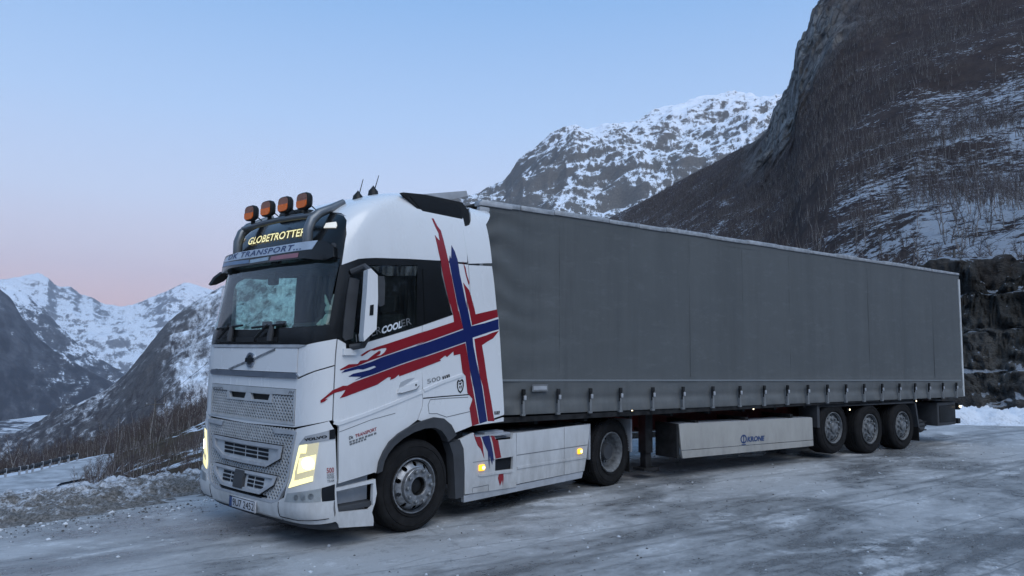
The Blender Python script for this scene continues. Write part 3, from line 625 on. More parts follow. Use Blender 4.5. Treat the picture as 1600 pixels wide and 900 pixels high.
# --- flag stripes
def film(nm, lp, mt, off=.006): return patch(nm, lp, mt, TR, off, .003, .06)
RD, BL = M['red'], M['blue']
red1 = T('D', [(55, 38), (72, 40), (108, 110), (140, 152), (165, 240), (190, 340), (212, 440), (232, 545), (240, 575), (268, 720), (303, 900)])+T('B', [(502, 130), (548, 325), (0, 522)])+T('A', [(1177, 158), (930, 245), (700, 325), (560, 375), (440, 425), (255, 475), (248, 466), (345, 410), (440, 405), (470, 370), (545, 360), (620, 300), (670, 265), (690, 270), (680, 300), (640, 320), (690, 312), (730, 280), (752, 245), (745, 232), (700, 238), (620, 262), (585, 258), (560, 275), (490, 322), (470, 312), (540, 265), (650, 222), (760, 188), (930, 132), (1177, 48)])+T('B', [(0, 393), (443, 247), (432, 162), (390, 0)])+T('D', [(235, 895), (195, 720), (160, 565), (140, 440), (105, 280), (85, 195), (122, 240), (130, 245), (118, 175), (75, 85)])
film('flag_stripe', red1, RD)
blue = T('D', [(240, 290), (270, 345), (298, 430), (318, 560), (345, 680), (390, 900)])+T('B', [(585, 0), (645, 298), (800, 262), (962, 212), (966, 300), (968, 335), (890, 355), (660, 432), (668, 520), (700, 690), (742, 900)])+T('C', [(718, 0), (770, 250), (830, 660), (742, 690), (680, 310), (620, 0)])+T('B', [(640, 880), (610, 700), (580, 480), (0, 682)])+T('A', [(1177, 312), (900, 408), (600, 520), (410, 580), (480, 545), (340, 542), (390, 512), (500, 488), (570, 470), (640, 440), (620, 425), (500, 465), (440, 462), (330, 488), (265, 502), (300, 470), (400, 440), (520, 405), (590, 382), (700, 335), (930, 258), (1177, 178)])+T('B', [(0, 535), (552, 338), (500, 90), (480, 0)])+T('D', [(308, 900), (272, 715), (245, 580), (225, 470), (218, 440), (225, 385), (238, 420)])
film('flag_stripe', blue, BL)
film('flag_stripe', T('D', [(350, 640), (405, 710), (425, 770), (455, 900)])+T('B', [(662, 0), (695, 158), (945, 100), (958, 190), (655, 288), (600, 0)])+T('D', [(398, 890), (372, 740)]), RD)
film('flag_stripe', T('D', [(348, 440), (358, 470), (372, 500), (385, 570), (410, 640), (402, 660), (375, 570)]), RD)
film('flag_stripe', T('B', [(680, 448), (820, 405), (890, 375), (970, 350), (900, 440), (830, 480), (770, 520), (800, 700), (828, 900)])+T('C', [(880, 440), (915, 660), (838, 660), (780, 250)])+T('B', [(750, 900), (705, 640)]), RD)
film('flag_stripe', T('A', [(1177, 325), (900, 420), (600, 530), (395, 605), (330, 640), (280, 642), (170, 690), (90, 760), (40, 800), (42, 828), (80, 815), (118, 782), (85, 790), (130, 755), (190, 720), (310, 685), (290, 720), (248, 775), (300, 762), (650, 630), (770, 548), (800, 550), (790, 580), (840, 560), (885, 520), (890, 540), (1177, 435)])+T('B', [(0, 812), (290, 702), (275, 690), (340, 640), (360, 660), (435, 592), (440, 640), (515, 622), (545, 860)])+T('C', [(540, 0), (550, 100), (578, 130), (600, 330), (660, 400), (625, 510), (655, 715), (735, 690), (668, 310), (612, 0)])+T('B', [(640, 880), (575, 495), (0, 694)]), RD)
# lettering on the side (lines too small to read in the photograph are broken bars of ink)
def ink_bars(ab, h, n, mt):
    (a0, b0), (a1, b1) = ab; rr = random.Random(n)
    for i in range(n):
        t0, t1 = i/n, (i+.6+.3*rr.random())/n; ribbon('small_print', [(a0+(a1-a0)*t0, b0+(b1-b0)*t0), (a0+(a1-a0)*t1, b0+(b1-b0)*t1)], h, mt, TR, .005, .001)
lettering('500', *T('C', [(130, 222), (285, 180), (125, 172)]), M['gink'], TR, .006, bold=.0); ink_bars(T('C', [(308, 155), (400, 122)]), .035, 4, M['ink'])
lettering('INTER', *T('F', [(205, 785), (425, 705), (198, 720)], .0), M['gink'], TR, .004, bold=-.005); lettering('COOL', *T('F', [(425, 712), (603, 655), (432, 650)], .0), M['wink'], TR, .004, bold=.045)
lettering('ER', *T('F', [(605, 652), (692, 628), (598, 592)], .0), M['gink'], TR, .004, bold=.0)
lettering('Dk', *T('L', [(338, 352), (390, 335), (335, 315)]), M['ink'], TR, .006, bold=.02); lettering('TRANSPORT', *T('L', [(410, 330), (660, 242), (408, 292)]), M['redink'], TR, .006, bold=.02)
ink_bars(T('L', [(342, 382), (665, 272)]), .02, 9, M['gink']); ink_bars(T('L', [(345, 410), (545, 342)]), .018, 6, M['gink'])
ink_bars(T('C', [(915, 560), (985, 552)]), .03, 3, M['ink']); ink_bars(T('C', [(918, 578), (980, 572)]), .02, 4, M['ink'])
bs = T('C', [(515, 250)])[0]
so = [(bs[0]+a*.062, bs[1]+b*.085) for a, b in ((-.9, .55), (-.6, .9), (-.1, .75), (.5, 1.), (.9, .7), (.95, 0), (.7, -.6), (.1, -1), (-.5, -.7), (-.85, -.1))]; sh = [(bs[0]+(x-bs[0])*.72, bs[1]+(z-bs[1])*.76) for x, z in so]
em = patch('side_emblem', [so, sh], M['ink'], TR, .006, .002, .05)
for pts in ([(-.6, .5), (.5, .75), (.1, .2)], [(-.4, -.1), (.0, .1), (-.1, -.5)], [(.15, -.05), (.6, .2), (.3, -.6)]): patch('emblem_mark', [(bs[0]+a*.05, bs[1]+b*.06) for a, b in pts], M['ink'], em, .006, .002, .05)
# --- step well in front of the wheel
step_o = T('V', [(146, 528), (415, 465), (424, 560), (412, 625), (400, 778), (172, 792), (150, 690)])
step_h = T('V', [(152, 548), (400, 492), (398, 640), (375, 668), (168, 688)])
for lf, sg in ((lambda q: q, 1), (mir, -1)):
    patch('step_panel', [lf(step_o), lf(step_h)], Wt, TR, .0, .04, .05, inner=M['lgrey'])
    ys0, ys1 = (-1.215, -.93) if sg > 0 else (.93, 1.215)
    MB().box(.33, .80, ys0, ys1, .36, .415, .008).build('step_tread', M['grey'], TR); MB().box(.32, .80, -1.075*sg-.015, -1.075*sg+.015, .40, .70).build('step_back', M['lgrey'], TR, None)
    MB().box(.31, .33, min(-1.2*sg, -.93*sg), max(-1.2*sg, -.93*sg), .36, .64).build('step_side', M['lgrey'], TR, None)
# --- side skirts
SKY_ = -1.238; smap = plane_map((0, SKY_, 0), (1, 0, 0), (0, 0, 1)); smapf = plane_map((0, -SKY_, 0), (-1, 0, 0), (0, 0, 1)); SK = M['skirt']
sp = lambda k, pts: side_pts(k, pts, SKY_)
s1 = sp('E', [(15, 242), (190, 160), (200, 208), (440, 212), (450, 252), (640, 232), (650, 166), (686, 162), (690, 795), (84, 882), (82, 600), (62, 400)]); s1h = sp('E', [(440, 470), (650, 436), (645, 585), (440, 610)])
s2 = [(3.058, .30), (4.065, .30), (4.065, .95), (3.058, .945)]; s3 = [(4.075, .30), (4.545, .30), (4.60, .50), (4.695, .952), (4.075, .951)]
flare = side_pts('V', [(903, 222), (975, 200), (1000, 260), (1008, 400), (1000, 585), (945, 598), (940, 450), (930, 300)], SKY_)
for mp_s, fl in ((smap, lambda q: q), (smapf, lambda q: [(-x, z) for x, z in q])):
    for nm, lp in (('side_skirt', [s1, s1h]), ('side_skirt', [s2]), ('side_skirt', [s3])): patch(nm, [fl(l) for l in lp], SK, TR, 0, .035, .12, mp_s)
    patch('sill', fl([(2.13, .205), (4.50, .205), (4.535, .292), (2.12, .285)]), M['lgrey'], TR, -.01, .05, .15, mp_s)
    patch('skirt_flare', fl(flare), M['grey'], TR, .012, .12, .08, mp_s)
    ribbon('seam', fl([(3.06, .665), (4.07, .662), (4.62, .66)]), .009, M['gink'], TR, .003, .003, mp_s); ribbon('skirt_crease', fl([(3.07, .505), (4.06, .497), (4.59, .492)]), .03, SK, TR, .010, .01, mp_s)
    ribbon('skirt_crease', fl(sp('E', [(240, 655), (300, 655), (440, 632)])+[(2.98, .475)]), .03, SK, TR, .010, .01, mp_s)
    ribbon('seam', fl(sp('E', [(172, 860), (175, 805), (360, 768), (362, 840)])), .006, M['gink'], TR, .003, .003, mp_s); ribbon('seam', fl(sp('E', [(180, 505), (435, 470)])), .006, M['gink'], TR, .003, .003, mp_s)
MB().box(2.62, 3.02, -1.20, -1.0, .45, .70).build('pocket_lining', M['ink'], TR, None)
for px_, py_ in ((752.3, 730.6), (905.5, 705)):
    P = on_plane(px_, py_, 1, SKY_); am = MB().box(P[0]-.05, P[0]+.045, SKY_-.022, SKY_+.01, P[2]-.036, P[2]+.036, .012).build('side_marker', M['amber'], TR); MB().lathe([(0, -.012), (.022, -.008), (.026, .01)], 16, (P[0]+.012, SKY_-.020, P[2]), 1).build('lamp_core', M['amberhot'], am)
for nm, pts, mt in (('a', [(188, 170), (210, 205), (265, 205), (290, 280), (300, 370), (312, 462), (290, 400), (270, 350), (235, 310), (205, 235)], RD), ('b', [(280, 205), (370, 190), (395, 290), (415, 400), (425, 500), (412, 470), (405, 535), (385, 470), (375, 420), (372, 580), (360, 480), (352, 380), (310, 290)], BL), ('c', [(388, 190), (430, 200), (440, 235), (475, 250), (490, 340), (510, 448), (445, 462), (430, 380), (410, 270)], RD), ('d', [(485, 632), (535, 622), (538, 700), (530, 780), (522, 710), (495, 780), (472, 690)], RD)):
    patch('flag_stripe', sp('E', pts), mt, TR, .003, .003, .1, smap)
# --- wheels
M['nut'] = simple('nut_steel', (.20, .21, .22), .4, .6, .3, 30)
WX1, WX2, WR = 1.365, 5.262, .503
def disc_holes(ro, ri, prof, nh, rh, dh, th=.012):
    circ = lambda r, n, c=(0, 0), ph=0.: [(c[0]+r*math.cos(2*math.pi*i/n+ph), c[1]+r*math.sin(2*math.pi*i/n+ph)) for i in range(n)]
    loops = [circ(ro, 60), circ(ri, 36)]+[circ(dh/2, 12, (rh*math.cos(2*math.pi*(k+.5)/nh), rh*math.sin(2*math.pi*(k+.5)/nh))) for k in range(nh)]
    V, F = tri2d(loops, .03); r = np.hypot(V[:, 0], V[:, 1]); y = np.interp(r, *zip(*prof)); n = len(V)
    P = np.stack([V[:, 0], y, V[:, 1]], 1); Q = P+[0, th, 0]; E = {(t[i], t[(i+1) % 3]): 1 for t in F for i in range(3)}
    rim = [(b, a, a+n, b+n) for a, b in E if (b, a) not in E]
    return np.concatenate([P, Q]), [tuple(t) for t in F]+rim+[(t[2]+n, t[1]+n, t[0]+n) for t in F]
def tyre_mesh(width, ro, grooves=5):
    """outer sidewall at y=0, inner at y=width; centred on x=z=0"""
    ri = .287; p = [(ri-.02, .05), (ri+.004, .018), (ri+.03, .004), (ri+.06, -.004), (.40, -.012), (.44, -.010), (.462, -.004), (.472, .002), (.484, .010), (ro-.008, .026), (ro, .045)]
    out = list(p); a0, a1 = .045, width-.045
    for g in range(grooves):
        c = a0+(a1-a0)*(g+.5)/grooves; out += [(ro, c-.008), (ro-.013, c-.006), (ro-.013, c+.006), (ro, c+.008)]
    return out+[(r, width-h) for r, h in reversed(p)]
def wheel(kind, name='wheel'):
    e = empty(name); wd = {'front': .33, 'drive': .30, 'trailer': .37}[kind]
    MB().lathe(tyre_mesh(wd, WR), 72).build('tyre', M['rubber'], e, 40)
    tt = MB()
    if kind == 'drive':
        for k in range(72):
            a = 2*math.pi*k/72
            for yy in (.0, wd-.028): tt.add([(rr*math.cos(a+da), yy+h, rr*math.sin(a+da)) for rr in (WR-.03, WR-.004) for da in (-.018, .018) for h in (.004, .026)], [(0, 1, 3, 2), (4, 6, 7, 5), (0, 4, 5, 1), (2, 3, 7, 6), (0, 2, 6, 4), (1, 5, 7, 3)])
        tt.build('tread_blocks', M['rubber'], e, None)['kind'] = 'stuff'
    for rr, hh in ((.33, .006), (.43, .003)): MB().lathe([(rr-.006, .004-hh-.008), (rr, -.018), (rr+.006, -.010)], 64).build('sidewall_ring', M['rubber'], e)
    if kind == 'front':
        rim = MB().lathe([(.302, .014), (.300, -.004), (.288, -.006), (.280, .02), (.272, .05), (.262, .055)], 60).build('rim', M['steel'], e)
        v, f = disc_holes(.266, .18, [(.18, -.035), (.20, -.03), (.25, .012), (.266, .05)], 10, .236, .052); mk('rim_disc', v, f, M['steel'], rim, 30)
        MB().lathe([(.10, -.03), (.10, -.072), (.106, -.078), (.192, -.078), (.200, -.070), (.203, -.02)], 60).build('rim_flange', M['steel'], rim, 25)
        MB().lathe([(.262, .055), (.26, .2)], 40).build('rim_barrel', M['ink'], rim)
        MB().lathe([(.103, -.078), (.10, -.05), (.092, .0), (.085, .0), (.078, -.02), (.05, -.028), (0, -.03)], 32).build('hub', M['black'], e); nr, ny = .1675, -.076
    elif kind == 'drive':
        rim = MB().lathe([(.302, .014), (.300, -.004), (.288, -.006), (.278, .02), (.262, .04), (.255, .10), (.25, .17), (.235, .19)], 60).build('rim', M['rimgrey'], e)
        v, f = disc_holes(.24, .13, [(.13, .20), (.2, .20), (.24, .185)], 10, .212, .04); mk('rim_disc', v, f, M['rimgrey'], rim, 30)
        MB().lathe([(.135, .20), (.13, .09), (.115, .055), (0, .05)], 32).build('hub', M['grey'], e); nr, ny = .1675, .195
    else:
        rim = MB().lathe([(.302, .014), (.300, -.004), (.288, -.006), (.280, .02), (.270, .055), (.262, .07)], 60).build('rim', M['rimgrey'], e)
        v, f = disc_holes(.264, .08, [(.08, .010), (.185, .012), (.20, .02), (.264, .075)], 10, .232, .048); mk('rim_disc', v, f, M['rimgrey'], rim, 30)
        MB().lathe([(.262, .07), (.26, .2)], 40).build('rim_barrel', M['ink'], rim)
        MB().lathe([(.105, .012), (.10, -.02), (.085, -.03), (0, -.032)], 32).build('hub', M['rimgrey'], e); nr, ny = .1675, .012
    for k in range(10):
        a = 2*math.pi*k/10; c = (nr*math.cos(a), ny, nr*math.sin(a))
        MB().lathe([(.031, 0), (.031, -.007), (.022, -.009), (.021, -.036), (.012, -.042), (0, -.042)], 10, c).build('wheel_nut', M['nut'], e)
    return e
def settle(e, zc):
    """flatten the tread where it stands on the ground (ground at z = 0)"""
    for o in e.children:
        if o.name.startswith(('tyre', 'tread')):
            o.data = o.data.copy(); lim = -zc+.002
            for v in o.data.vertices:
                if v.co.z < lim:
                    v.co.z = lim
    return e
def place_wheel(src, x, y, z, parent, flip=False, turn=0.):
    e = copy_tree(src); e.parent = parent; e.location = (x, y, z); e.rotation_euler = (0, 0, turn+(math.pi if flip else 0)); return e
protos = {k: settle(wheel(k), .497) for k in ('front', 'drive', 'trailer')}
wf = place_wheel(protos['front'], WX1, -1.205, .497, TR, turn=math.radians(-2.)); place_wheel(protos['front'], WX1, 1.205, .497, TR, True, math.radians(-2.))
for sg in (1, -1):
    place_wheel(protos['drive'], WX2, -1.225*sg, .497, TR, sg < 0)
    place_wheel(protos['drive'], WX2, -.90*sg, .497, TR, sg < 0)
# --- chassis of the tractor
MB().box(.8, 6.05, -.46, -.38, .72, .98).box(.8, 6.05, .38, .46, .72, .98).box(2.2, 2.3, -.4, .4, .75, .95).box(5.9, 6.0, -.4, .4, .75, .95).build('chassis_rail', M['mud'], TR, None)
MB().lathe([(0, -.9), (.11, -.9), (.11, -.25), (.22, -.12), (.25, 0), (.22, .12), (.11, .25), (.11, .9), (0, .9)], 24, (WX2, 0, .497)).build('rear_axle', M['mud'], TR)
MB().tube([(WX1, -.95, .47), (WX1, -.6, .42), (WX1, .6, .42), (WX1, .95, .47)], .07, 10).build('front_axle', M['mud'], TR)
for sg in (1, -1):
    MB().box(2.22, 4.5, min(-1.17*sg, -.52*sg), max(-1.17*sg, -.52*sg), .34, .86, .06).build('fuel_tank', M['mud'], TR)
    for x, a, b in ((4.70, .44, .955), (5.835, .44, .955)):
        MB().box(x-.02, x+.025, min(-1.225*sg, -.62*sg), max(-1.225*sg, -.62*sg), a, b, .01).build('mudguard', M['lgrey'], TR)
    xs_ = [WX2+.64*math.cos(t) for t in np.linspace(.2, 1.1, 8)]; zs_ = [.46+.64*math.sin(t) for t in np.linspace(.72, 1.2, 8)]
    MB().box(5.80, 5.815, min(-1.2*sg, -.65*sg), max(-1.2*sg, -.65*sg), .14, .46).build('mud_flap', M['rubber'], TR, None)
MB().box(5.86, 5.90, -1.17, -.98, .80, .87, .008).build('tail_lamp', M['tail'], TR)
MB().box(2.24, 4.6, -1.12, 1.12, .885, .91).box(2.30, 2.98, -1.20, -.95, .93, .96, .008).box(2.55, 2.9, -1.15, -1.02, .96, .985).build('catwalk', M['lgrey'], TR)
MB().lathe([(0, .06), (.48, .06), (.50, .03), (.48, .0), (0, 0)], 40, (4.57, 0, 1.06), 2).box(4.2, 4.95, -.35, .35, .98, 1.06).build('fifth_wheel', M['mud'], TR)
MB().tube([(2.2, .35, 1.6), (2.5, .3, 1.3), (2.75, .25, 1.35), (2.92, .2, 1.6)], .03, 6).tube([(2.2, .25, 1.7), (2.5, .2, 1.4), (2.75, .15, 1.45), (2.92, .1, 1.7)], .025, 6).build('air_hose', simple('red_hose', (.25, .02, .02), .5), TR)

# ------------------------------------------------------------------ the trailer (its own x runs back from its front wall)
TYAW, TXF = -.2360, 2.9697; ct, st_ = math.cos(TYAW), math.sin(TYAW)
TL = empty('semi_trailer', (TXF+1.6-1.6*ct, -1.6*st_, 0), TYAW); tag(TL, 'long grey curtain-sided box trailer hitched behind the white lorry', 'trailer')
TORG = np.array([TXF+1.6-1.6*ct, -1.6*st_, 0.]); TX = np.array([ct, st_, 0.]); TY = np.array([-st_, ct, 0.])
def tl_pt(px, py, y):
    d = ray(px, py); t = (y-(CAM-TORG)@TY)/(d@TY); P = CAM+d*t-TORG; return float(P@TX), float(P[2])
LT, YS = 13.62, -1.275
dzf = lambda x: 1.175-.008*x          # height of the curtain's lower edge
STR = [.69, 1.29, 1.88, 2.47, 3.15, 3.83, 4.55, 5.25, 5.92, 6.6, 7.23, 7.87, 8.51, 9.17, 9.86, 10.56, 11.22, 11.85, 12.49, 13.15]
def curtain(sgn):
    nx, nz = 420, 84; X = np.linspace(.06, LT-.06, nx); v = np.linspace(0, 1, nz); XX, VV = np.meshgrid(X, v); bot = dzf(XX)-.02; ZZ = bot+(3.845-bot)*VV
    Pn = np.stack([XX, 0*XX, ZZ], -1)
    y = .007*fbm(Pn*np.array([.5, 1, .35]), 3)+.005*fbm(Pn*np.array([1.2, 1, 1.9])+5, 4)
    for xp in (2.7, 5.42, 8.15, 10.9): y += -.005*np.exp(-((XX-xp)/.07)**2)*(1-.3*VV)
    fr = np.exp(-XX/.5); y += .022*fr*np.sin(ZZ*16+2.5*perlin(Pn*np.array([1.5, 1, .8]))*2)*np.clip(1.2-fr*.3, 0, 1)
    h = ZZ-bot; dmin = np.min(np.abs(XX[..., None]-np.array(STR)), -1); sag = np.clip(dmin/.3, 0, 1)
    y += -.03*np.exp(-((h-.09)/.07)**2)*sag*(.6+.5*perlin(Pn*np.array([1.1, 1, 1]))) + .014*np.exp(-((h-.19)/.05)**2)+.007*np.exp(-((h-.44)/.012)**2)*-1
    y += -.012*np.exp(-((h-.02)/.025)**2)
    V = np.stack([XX, (YS+y) if sgn > 0 else -(YS+y), ZZ], -1).reshape(-1, 3); idx = np.arange(nx*nz).reshape(nz, nx); a, b, c, d = idx[:-1, :-1], idx[:-1, 1:], idx[1:, 1:], idx[1:, :-1]
    F = np.stack([a, b, c, d], -1).reshape(-1, 4); F = F if sgn > 0 else F[:, ::-1]
    return mk('curtain', V, F, M['curtain'], TL, 180)
curt = curtain(1); curtain(-1)
tm = plane_map((0, YS-.012, 0), (1, 0, 0), (0, 0, 1))
ribbon('curtain_seam', [(x, dzf(x)+.44-.0055*x) for x in np.linspace(.1, 13.5, 30)], .028, simple('seam_webbing', (.17, .19, .205), .7, scale=60), TL, -.002, .004, tm)
for xp in (1.36, 2.72, 4.08, 5.44, 6.8, 8.16, 9.52, 10.9, 12.26): ribbon('tarp_weld', [(xp, dzf(xp)+.5-.0055*xp), (xp, 3.80)], .03, M['curtain'], TL, -.0095, .003, tm)
for i, x in enumerate(STR):
    z = dzf(x); s_ = MB().box(x-.018, x+.018, YS-.062, YS-.052, z-.01, z+.17).box(x-.03, x+.03, YS-.062, YS-.02, z-.035, z-.005).build('strap', M['strap'], TL, None)
    MB().box(x-.027, x+.027, YS-.07, YS-.035, z+.25, z+.32, .008).box(x-.018, x+.018, YS-.06, YS-.03, z+.12, z+.26).build('buckle', M['mud'], s_); MB().box(x-.005, x+.035, YS-.078, YS-.06, z+.175, z+.235, .005).build('buckle_lever', M['lgrey'], s_)
MB().box(.0, LT, -1.27, 1.27, 1.05, 1.12).build('load_floor', M['mud'], TL, None)
fl_ = [(0, -1.265, 1.165), (LT, -1.265, 1.055), (LT, -1.265, 1.13), (0, -1.265, 1.24)]; MB().prism(fl_, (0, .06, 0)).build('side_rave', M['mud'], TL, None)
MB().box(0, .06, -1.27, 1.27, 1.12, 3.86).build('front_wall', M['tarprim'], TL, None); MB().box(LT-.06, LT, -1.27, 1.27, 1.06, 3.86).build('rear_door', M['lgrey'], TL, None)
pp_ = simple('pale_post', (.5, .52, .53), .5)
for ya_, yb_ in ((-1.292, -1.262), (1.262, 1.292)): MB().box(LT-.055, LT+.012, ya_, yb_, 1.06, 3.83).build('rear_post', pp_, TL, None)
for sg in (1, -1):
    MB().box(-.01, LT+.01, min(YS*sg, (YS+.05)*sg), max(YS*sg, (YS+.05)*sg), 3.835, 3.925).build('roof_rail', M['curtain'], TL, None)
    rr = random.Random(3+sg); seg = 0.; mb = MB(); q = 0
    while seg < LT-.05:
        ln = rr.uniform(.5, 1.1); e2 = min(LT, seg+ln); mb.box(seg+.004, e2-.004, min((YS-.02)*sg, (YS+.16)*sg), max((YS-.02)*sg, (YS+.16)*sg), 3.925+rr.uniform(-.006, .006), 3.99+rr.uniform(-.012, .012), .006); seg = e2
    mb.build('roof_tarp_edge', M['tarprim'], TL)
rf = MB(); nx, ny = 60, 12
V = [(LT*i/nx, -1.2+2.4*j/ny, 3.965+.012*math.sin(i*1.3)*math.sin(j*math.pi/ny)) for i in range(nx+1) for j in range(ny+1)]; rf.add(V, [(i*(ny+1)+j, (i+1)*(ny+1)+j, (i+1)*(ny+1)+j+1, i*(ny+1)+j+1) for i in range(nx) for j in range(ny)]); rf.build('roof_tarp', M['tarprim'], TL, 180)
MB().box(-.03, .5, -1.30, -1.24, 3.91, 3.96, .008).box(-.02, .14, -1.29, -1.2, 3.78, 3.90, .02).build('corner_cap', M['lgrey'], TL)
lb = [tl_pt(831.5, 602, YS-.04), tl_pt(856, 610, YS-.04)]
tgp = MB().box(lb[0][0], lb[1][0], YS-.045, YS-.035, lb[1][1]-.01, lb[0][1]+.01).build('data_tag', M['gink'], TL, None); MB().box(lb[0][0]+.02, lb[1][0]-.02, YS-.0475, YS-.04, lb[1][1]+.012, lb[0][1]-.012).build('tag_field', M['lgrey'], tgp, None)
# running gear
MB().box(.3, 13.4, -.58, -.46, .92, 1.06).box(.3, 13.4, .46, .58, .92, 1.06).box(3.2, 13.2, -.58, -.46, .72, .93).box(3.2, 13.2, .46, .58, .72, .93).build('chassis_beam', M['redfr'], TL, None)
MB().box(7.4, 13.2, -.46, .46, .80, 1.04).build('cross_frame', M['mud'], TL, None)
for x in np.arange(1.0, 13.4, .9): MB().box(x-.03, x+.03, -1.2, 1.2, 1.0, 1.06).build('cross_member', M['mud'], TL, None)
for y in (-.82, .82):
    lgp = MB().box(3.42, 3.58, y-.08, y+.08, .40, 1.05).box(3.44, 3.56, y-.06, y+.06, .16, .42).box(3.34, 3.66, y-.13, y+.13, .13, .17).build('landing_leg', M['mud'], TL, None)
MB().tube([(3.5, -.8, .75), (3.5, .8, .75)], .03, 8).build('leg_shaft', M['mud'], TL)
AX = [(8.24, .587), (9.56, .497), (10.87, .497)]
lifted = wheel('trailer')
for i, (x, zc) in enumerate(AX):
    for sg in (1, -1): place_wheel(lifted if i == 0 else protos['trailer'], x, -1.205*sg, zc, TL, sg < 0)
    MB().tube([(x, -1.0, zc), (x, 1.0, zc)], .075, 12).build('axle', M['mud'], TL); 
    for y in (-.52, .52): MB().box(x-.55, x+.15, y-.05, y+.05, zc-.04, zc+.08).lathe([(0, .0), (.14, .0), (.16, .08), (.15, .24), (0, .26)], 18, (x+.3, y, .62), 2).build('air_spring', M['mud'], TL)
for o in list(protos.values())+[lifted]:
    for c in list(o.children_recursive): bpy.data.objects.remove(c)
    bpy.data.objects.remove(o)
for sg in (1, -1):
    bm = MB(); ya, yb = sorted((-1.23*sg, -.84*sg))
    bm.box(7.70, 11.42, ya, yb, 1.0, 1.045).prism([(7.72, -1.23*sg, 1.0), (11.42, -1.23*sg, .965), (11.42, -1.23*sg, 1.045), (7.72, -1.23*sg, 1.06)], (0, .03*sg, 0)).box(7.66, 7.74, ya, yb, .62, 1.04)
    bm.prism([(11.36, -1.23*sg, 1.03), (11.42, -1.23*sg, 1.03), (11.56, -1.23*sg, .42), (11.51, -1.23*sg, .42)], (0, .38*sg, 0)); bm.build('wheel_cover', M['grey'], TL, None)
    MB().box(11.50, 11.52, ya, yb, .14, .44).build('mud_flap', M['rubber'], TL, None)
    # white side guard
    g = [(3.84, -1.225*sg, .865), (7.50, -1.225*sg, .815), (7.52, -1.225*sg, .29), (3.92, -1.225*sg, .325)]
    g1 = [g[0], g[1], (7.515, -1.225*sg, .405), (3.89, -1.225*sg, .455)]; g2 = [(3.89, -1.225*sg, .445), (7.515, -1.225*sg, .395), g[2], g[3]]
    for gg in (g1, g2): MB().prism(gg[::-1] if sg > 0 else gg, (0, .03*sg, 0)).build('side_guard', M['dirtywhite'], TL, None)
    MB().prism([(3.86, -1.20*sg, .87), (7.49, -1.20*sg, .82), (7.49, -.88*sg, .82), (3.86, -.88*sg, .87)], (0, 0, -.02)).build('guard_top', M['lgrey'], TL, None)
    for x in (4.3, 5.6, 6.9): MB().box(x-.04, x+.04, min(-1.19*sg, -.5*sg), max(-1.19*sg, -.5*sg), .835, .90).build('guard_bracket', M['mud'], TL, None)
    MB().box(3.80, 3.86, min(-1.21*sg, -.75*sg), max(-1.21*sg, -.75*sg), .33, .87).build('guard_end', M['mud'], TL, None)
MB().box(4.3, 7.4, -1.1, -.62, .42, .80).build('pallet_box', M['ink'], TL, None)
gm_ = plane_map((0, -1.227, 0), (1, 0, 0), (0, 0, 1)); kt = [tl_pt(x, y, -1.227) for x, y in px_of('P', [(1167.5, 690), (1194.5, 688), (1167.5, 682.3)])]
lettering('KRONE', *kt, M['navy'], TL, .002, gm_, bold=.045, shear=.15)
kc = tl_pt(1162, 686, -1.227); cro = [(kc[0]+.085*math.cos(t), kc[1]+.075*math.sin(t)) for t in np.linspace(0, 6.28, 20, endpoint=False)]; cri = [(kc[0]+.058*math.cos(t), kc[1]+.052*math.sin(t)) for t in np.linspace(0, 6.28, 20, endpoint=False)]
lo_ = patch('maker_emblem', [cro, cri], M['navy'], TL, .002, .001, .1, gm_); patch('emblem_bar', [(kc[0]-.012, kc[1]-.06), (kc[0]+.012, kc[1]-.06), (kc[0]+.012, kc[1]+.06), (kc[0]-.012, kc[1]+.06)], M['navy'], lo_, .002, .001, .1, gm_); patch('emblem_bar', [(kc[0]-.06, kc[1]-.10), (kc[0]+.06, kc[1]-.10), (kc[0]+.06, kc[1]-.085), (kc[0]-.06, kc[1]-.085)], M['navy'], lo_, .002, .001, .1, gm_)
for x, y in ((1175.5, 638.5), (1326, 640), (1430, 626.5), (986, 642)):
    a, b = tl_pt(x, y, -1.24); mm_ = MB().box(a-.05, a+.05, -1.262, -1.225, b-.022, b+.022, .008).build('side_marker', M['mud'], TL); MB().lathe([(0, -.01), (.016, -.006), (.018, .005)], 12, (a, -1.26, b), 1).build('lamp_core', M['mark'], mm_)
# rear end
MB().box(12.55, 13.45, -1.16, -.62, .40, .93, .03).build('tool_box', M['grey'], TL); MB().box(12.63, 13.37, -1.175, -1.15, .48, .86, .02).build('box_lid', M['black'], TL)
MB().lathe([(0, -1.05), (.12, -1.05), (.15, -1.0), (.15, -.35), (.12, -.3), (0, -.3)], 28, (12.05, 0, .42)).build('air_tank', M['grey'], TL)
for z in (.33, .42, .51): MB().box(11.88, 12.22, -1.06, -1.035, z-.012, z+.012).build('tank_strap', M['mud'], TL, None)
MB().box(13.45, 13.58, -1.2, 1.2, .42, .54, .01).build('rear_bumper', M['black'], TL); MB().box(13.50, 13.60, -1.2, -.75, .74, .90, .01).box(13.50, 13.60, .75, 1.2, .74, .90, .01).box(13.3, 13.5, -.5, -.4, .5, 1.0).box(13.3, 13.5, .4, .5, .5, 1.0).build('rear_light_bar', M['black'], TL)
MB().box(13.53, 13.61, -1.225, -1.19, .80, .835, .008).build('outline_lamp', M['mark'], TL)
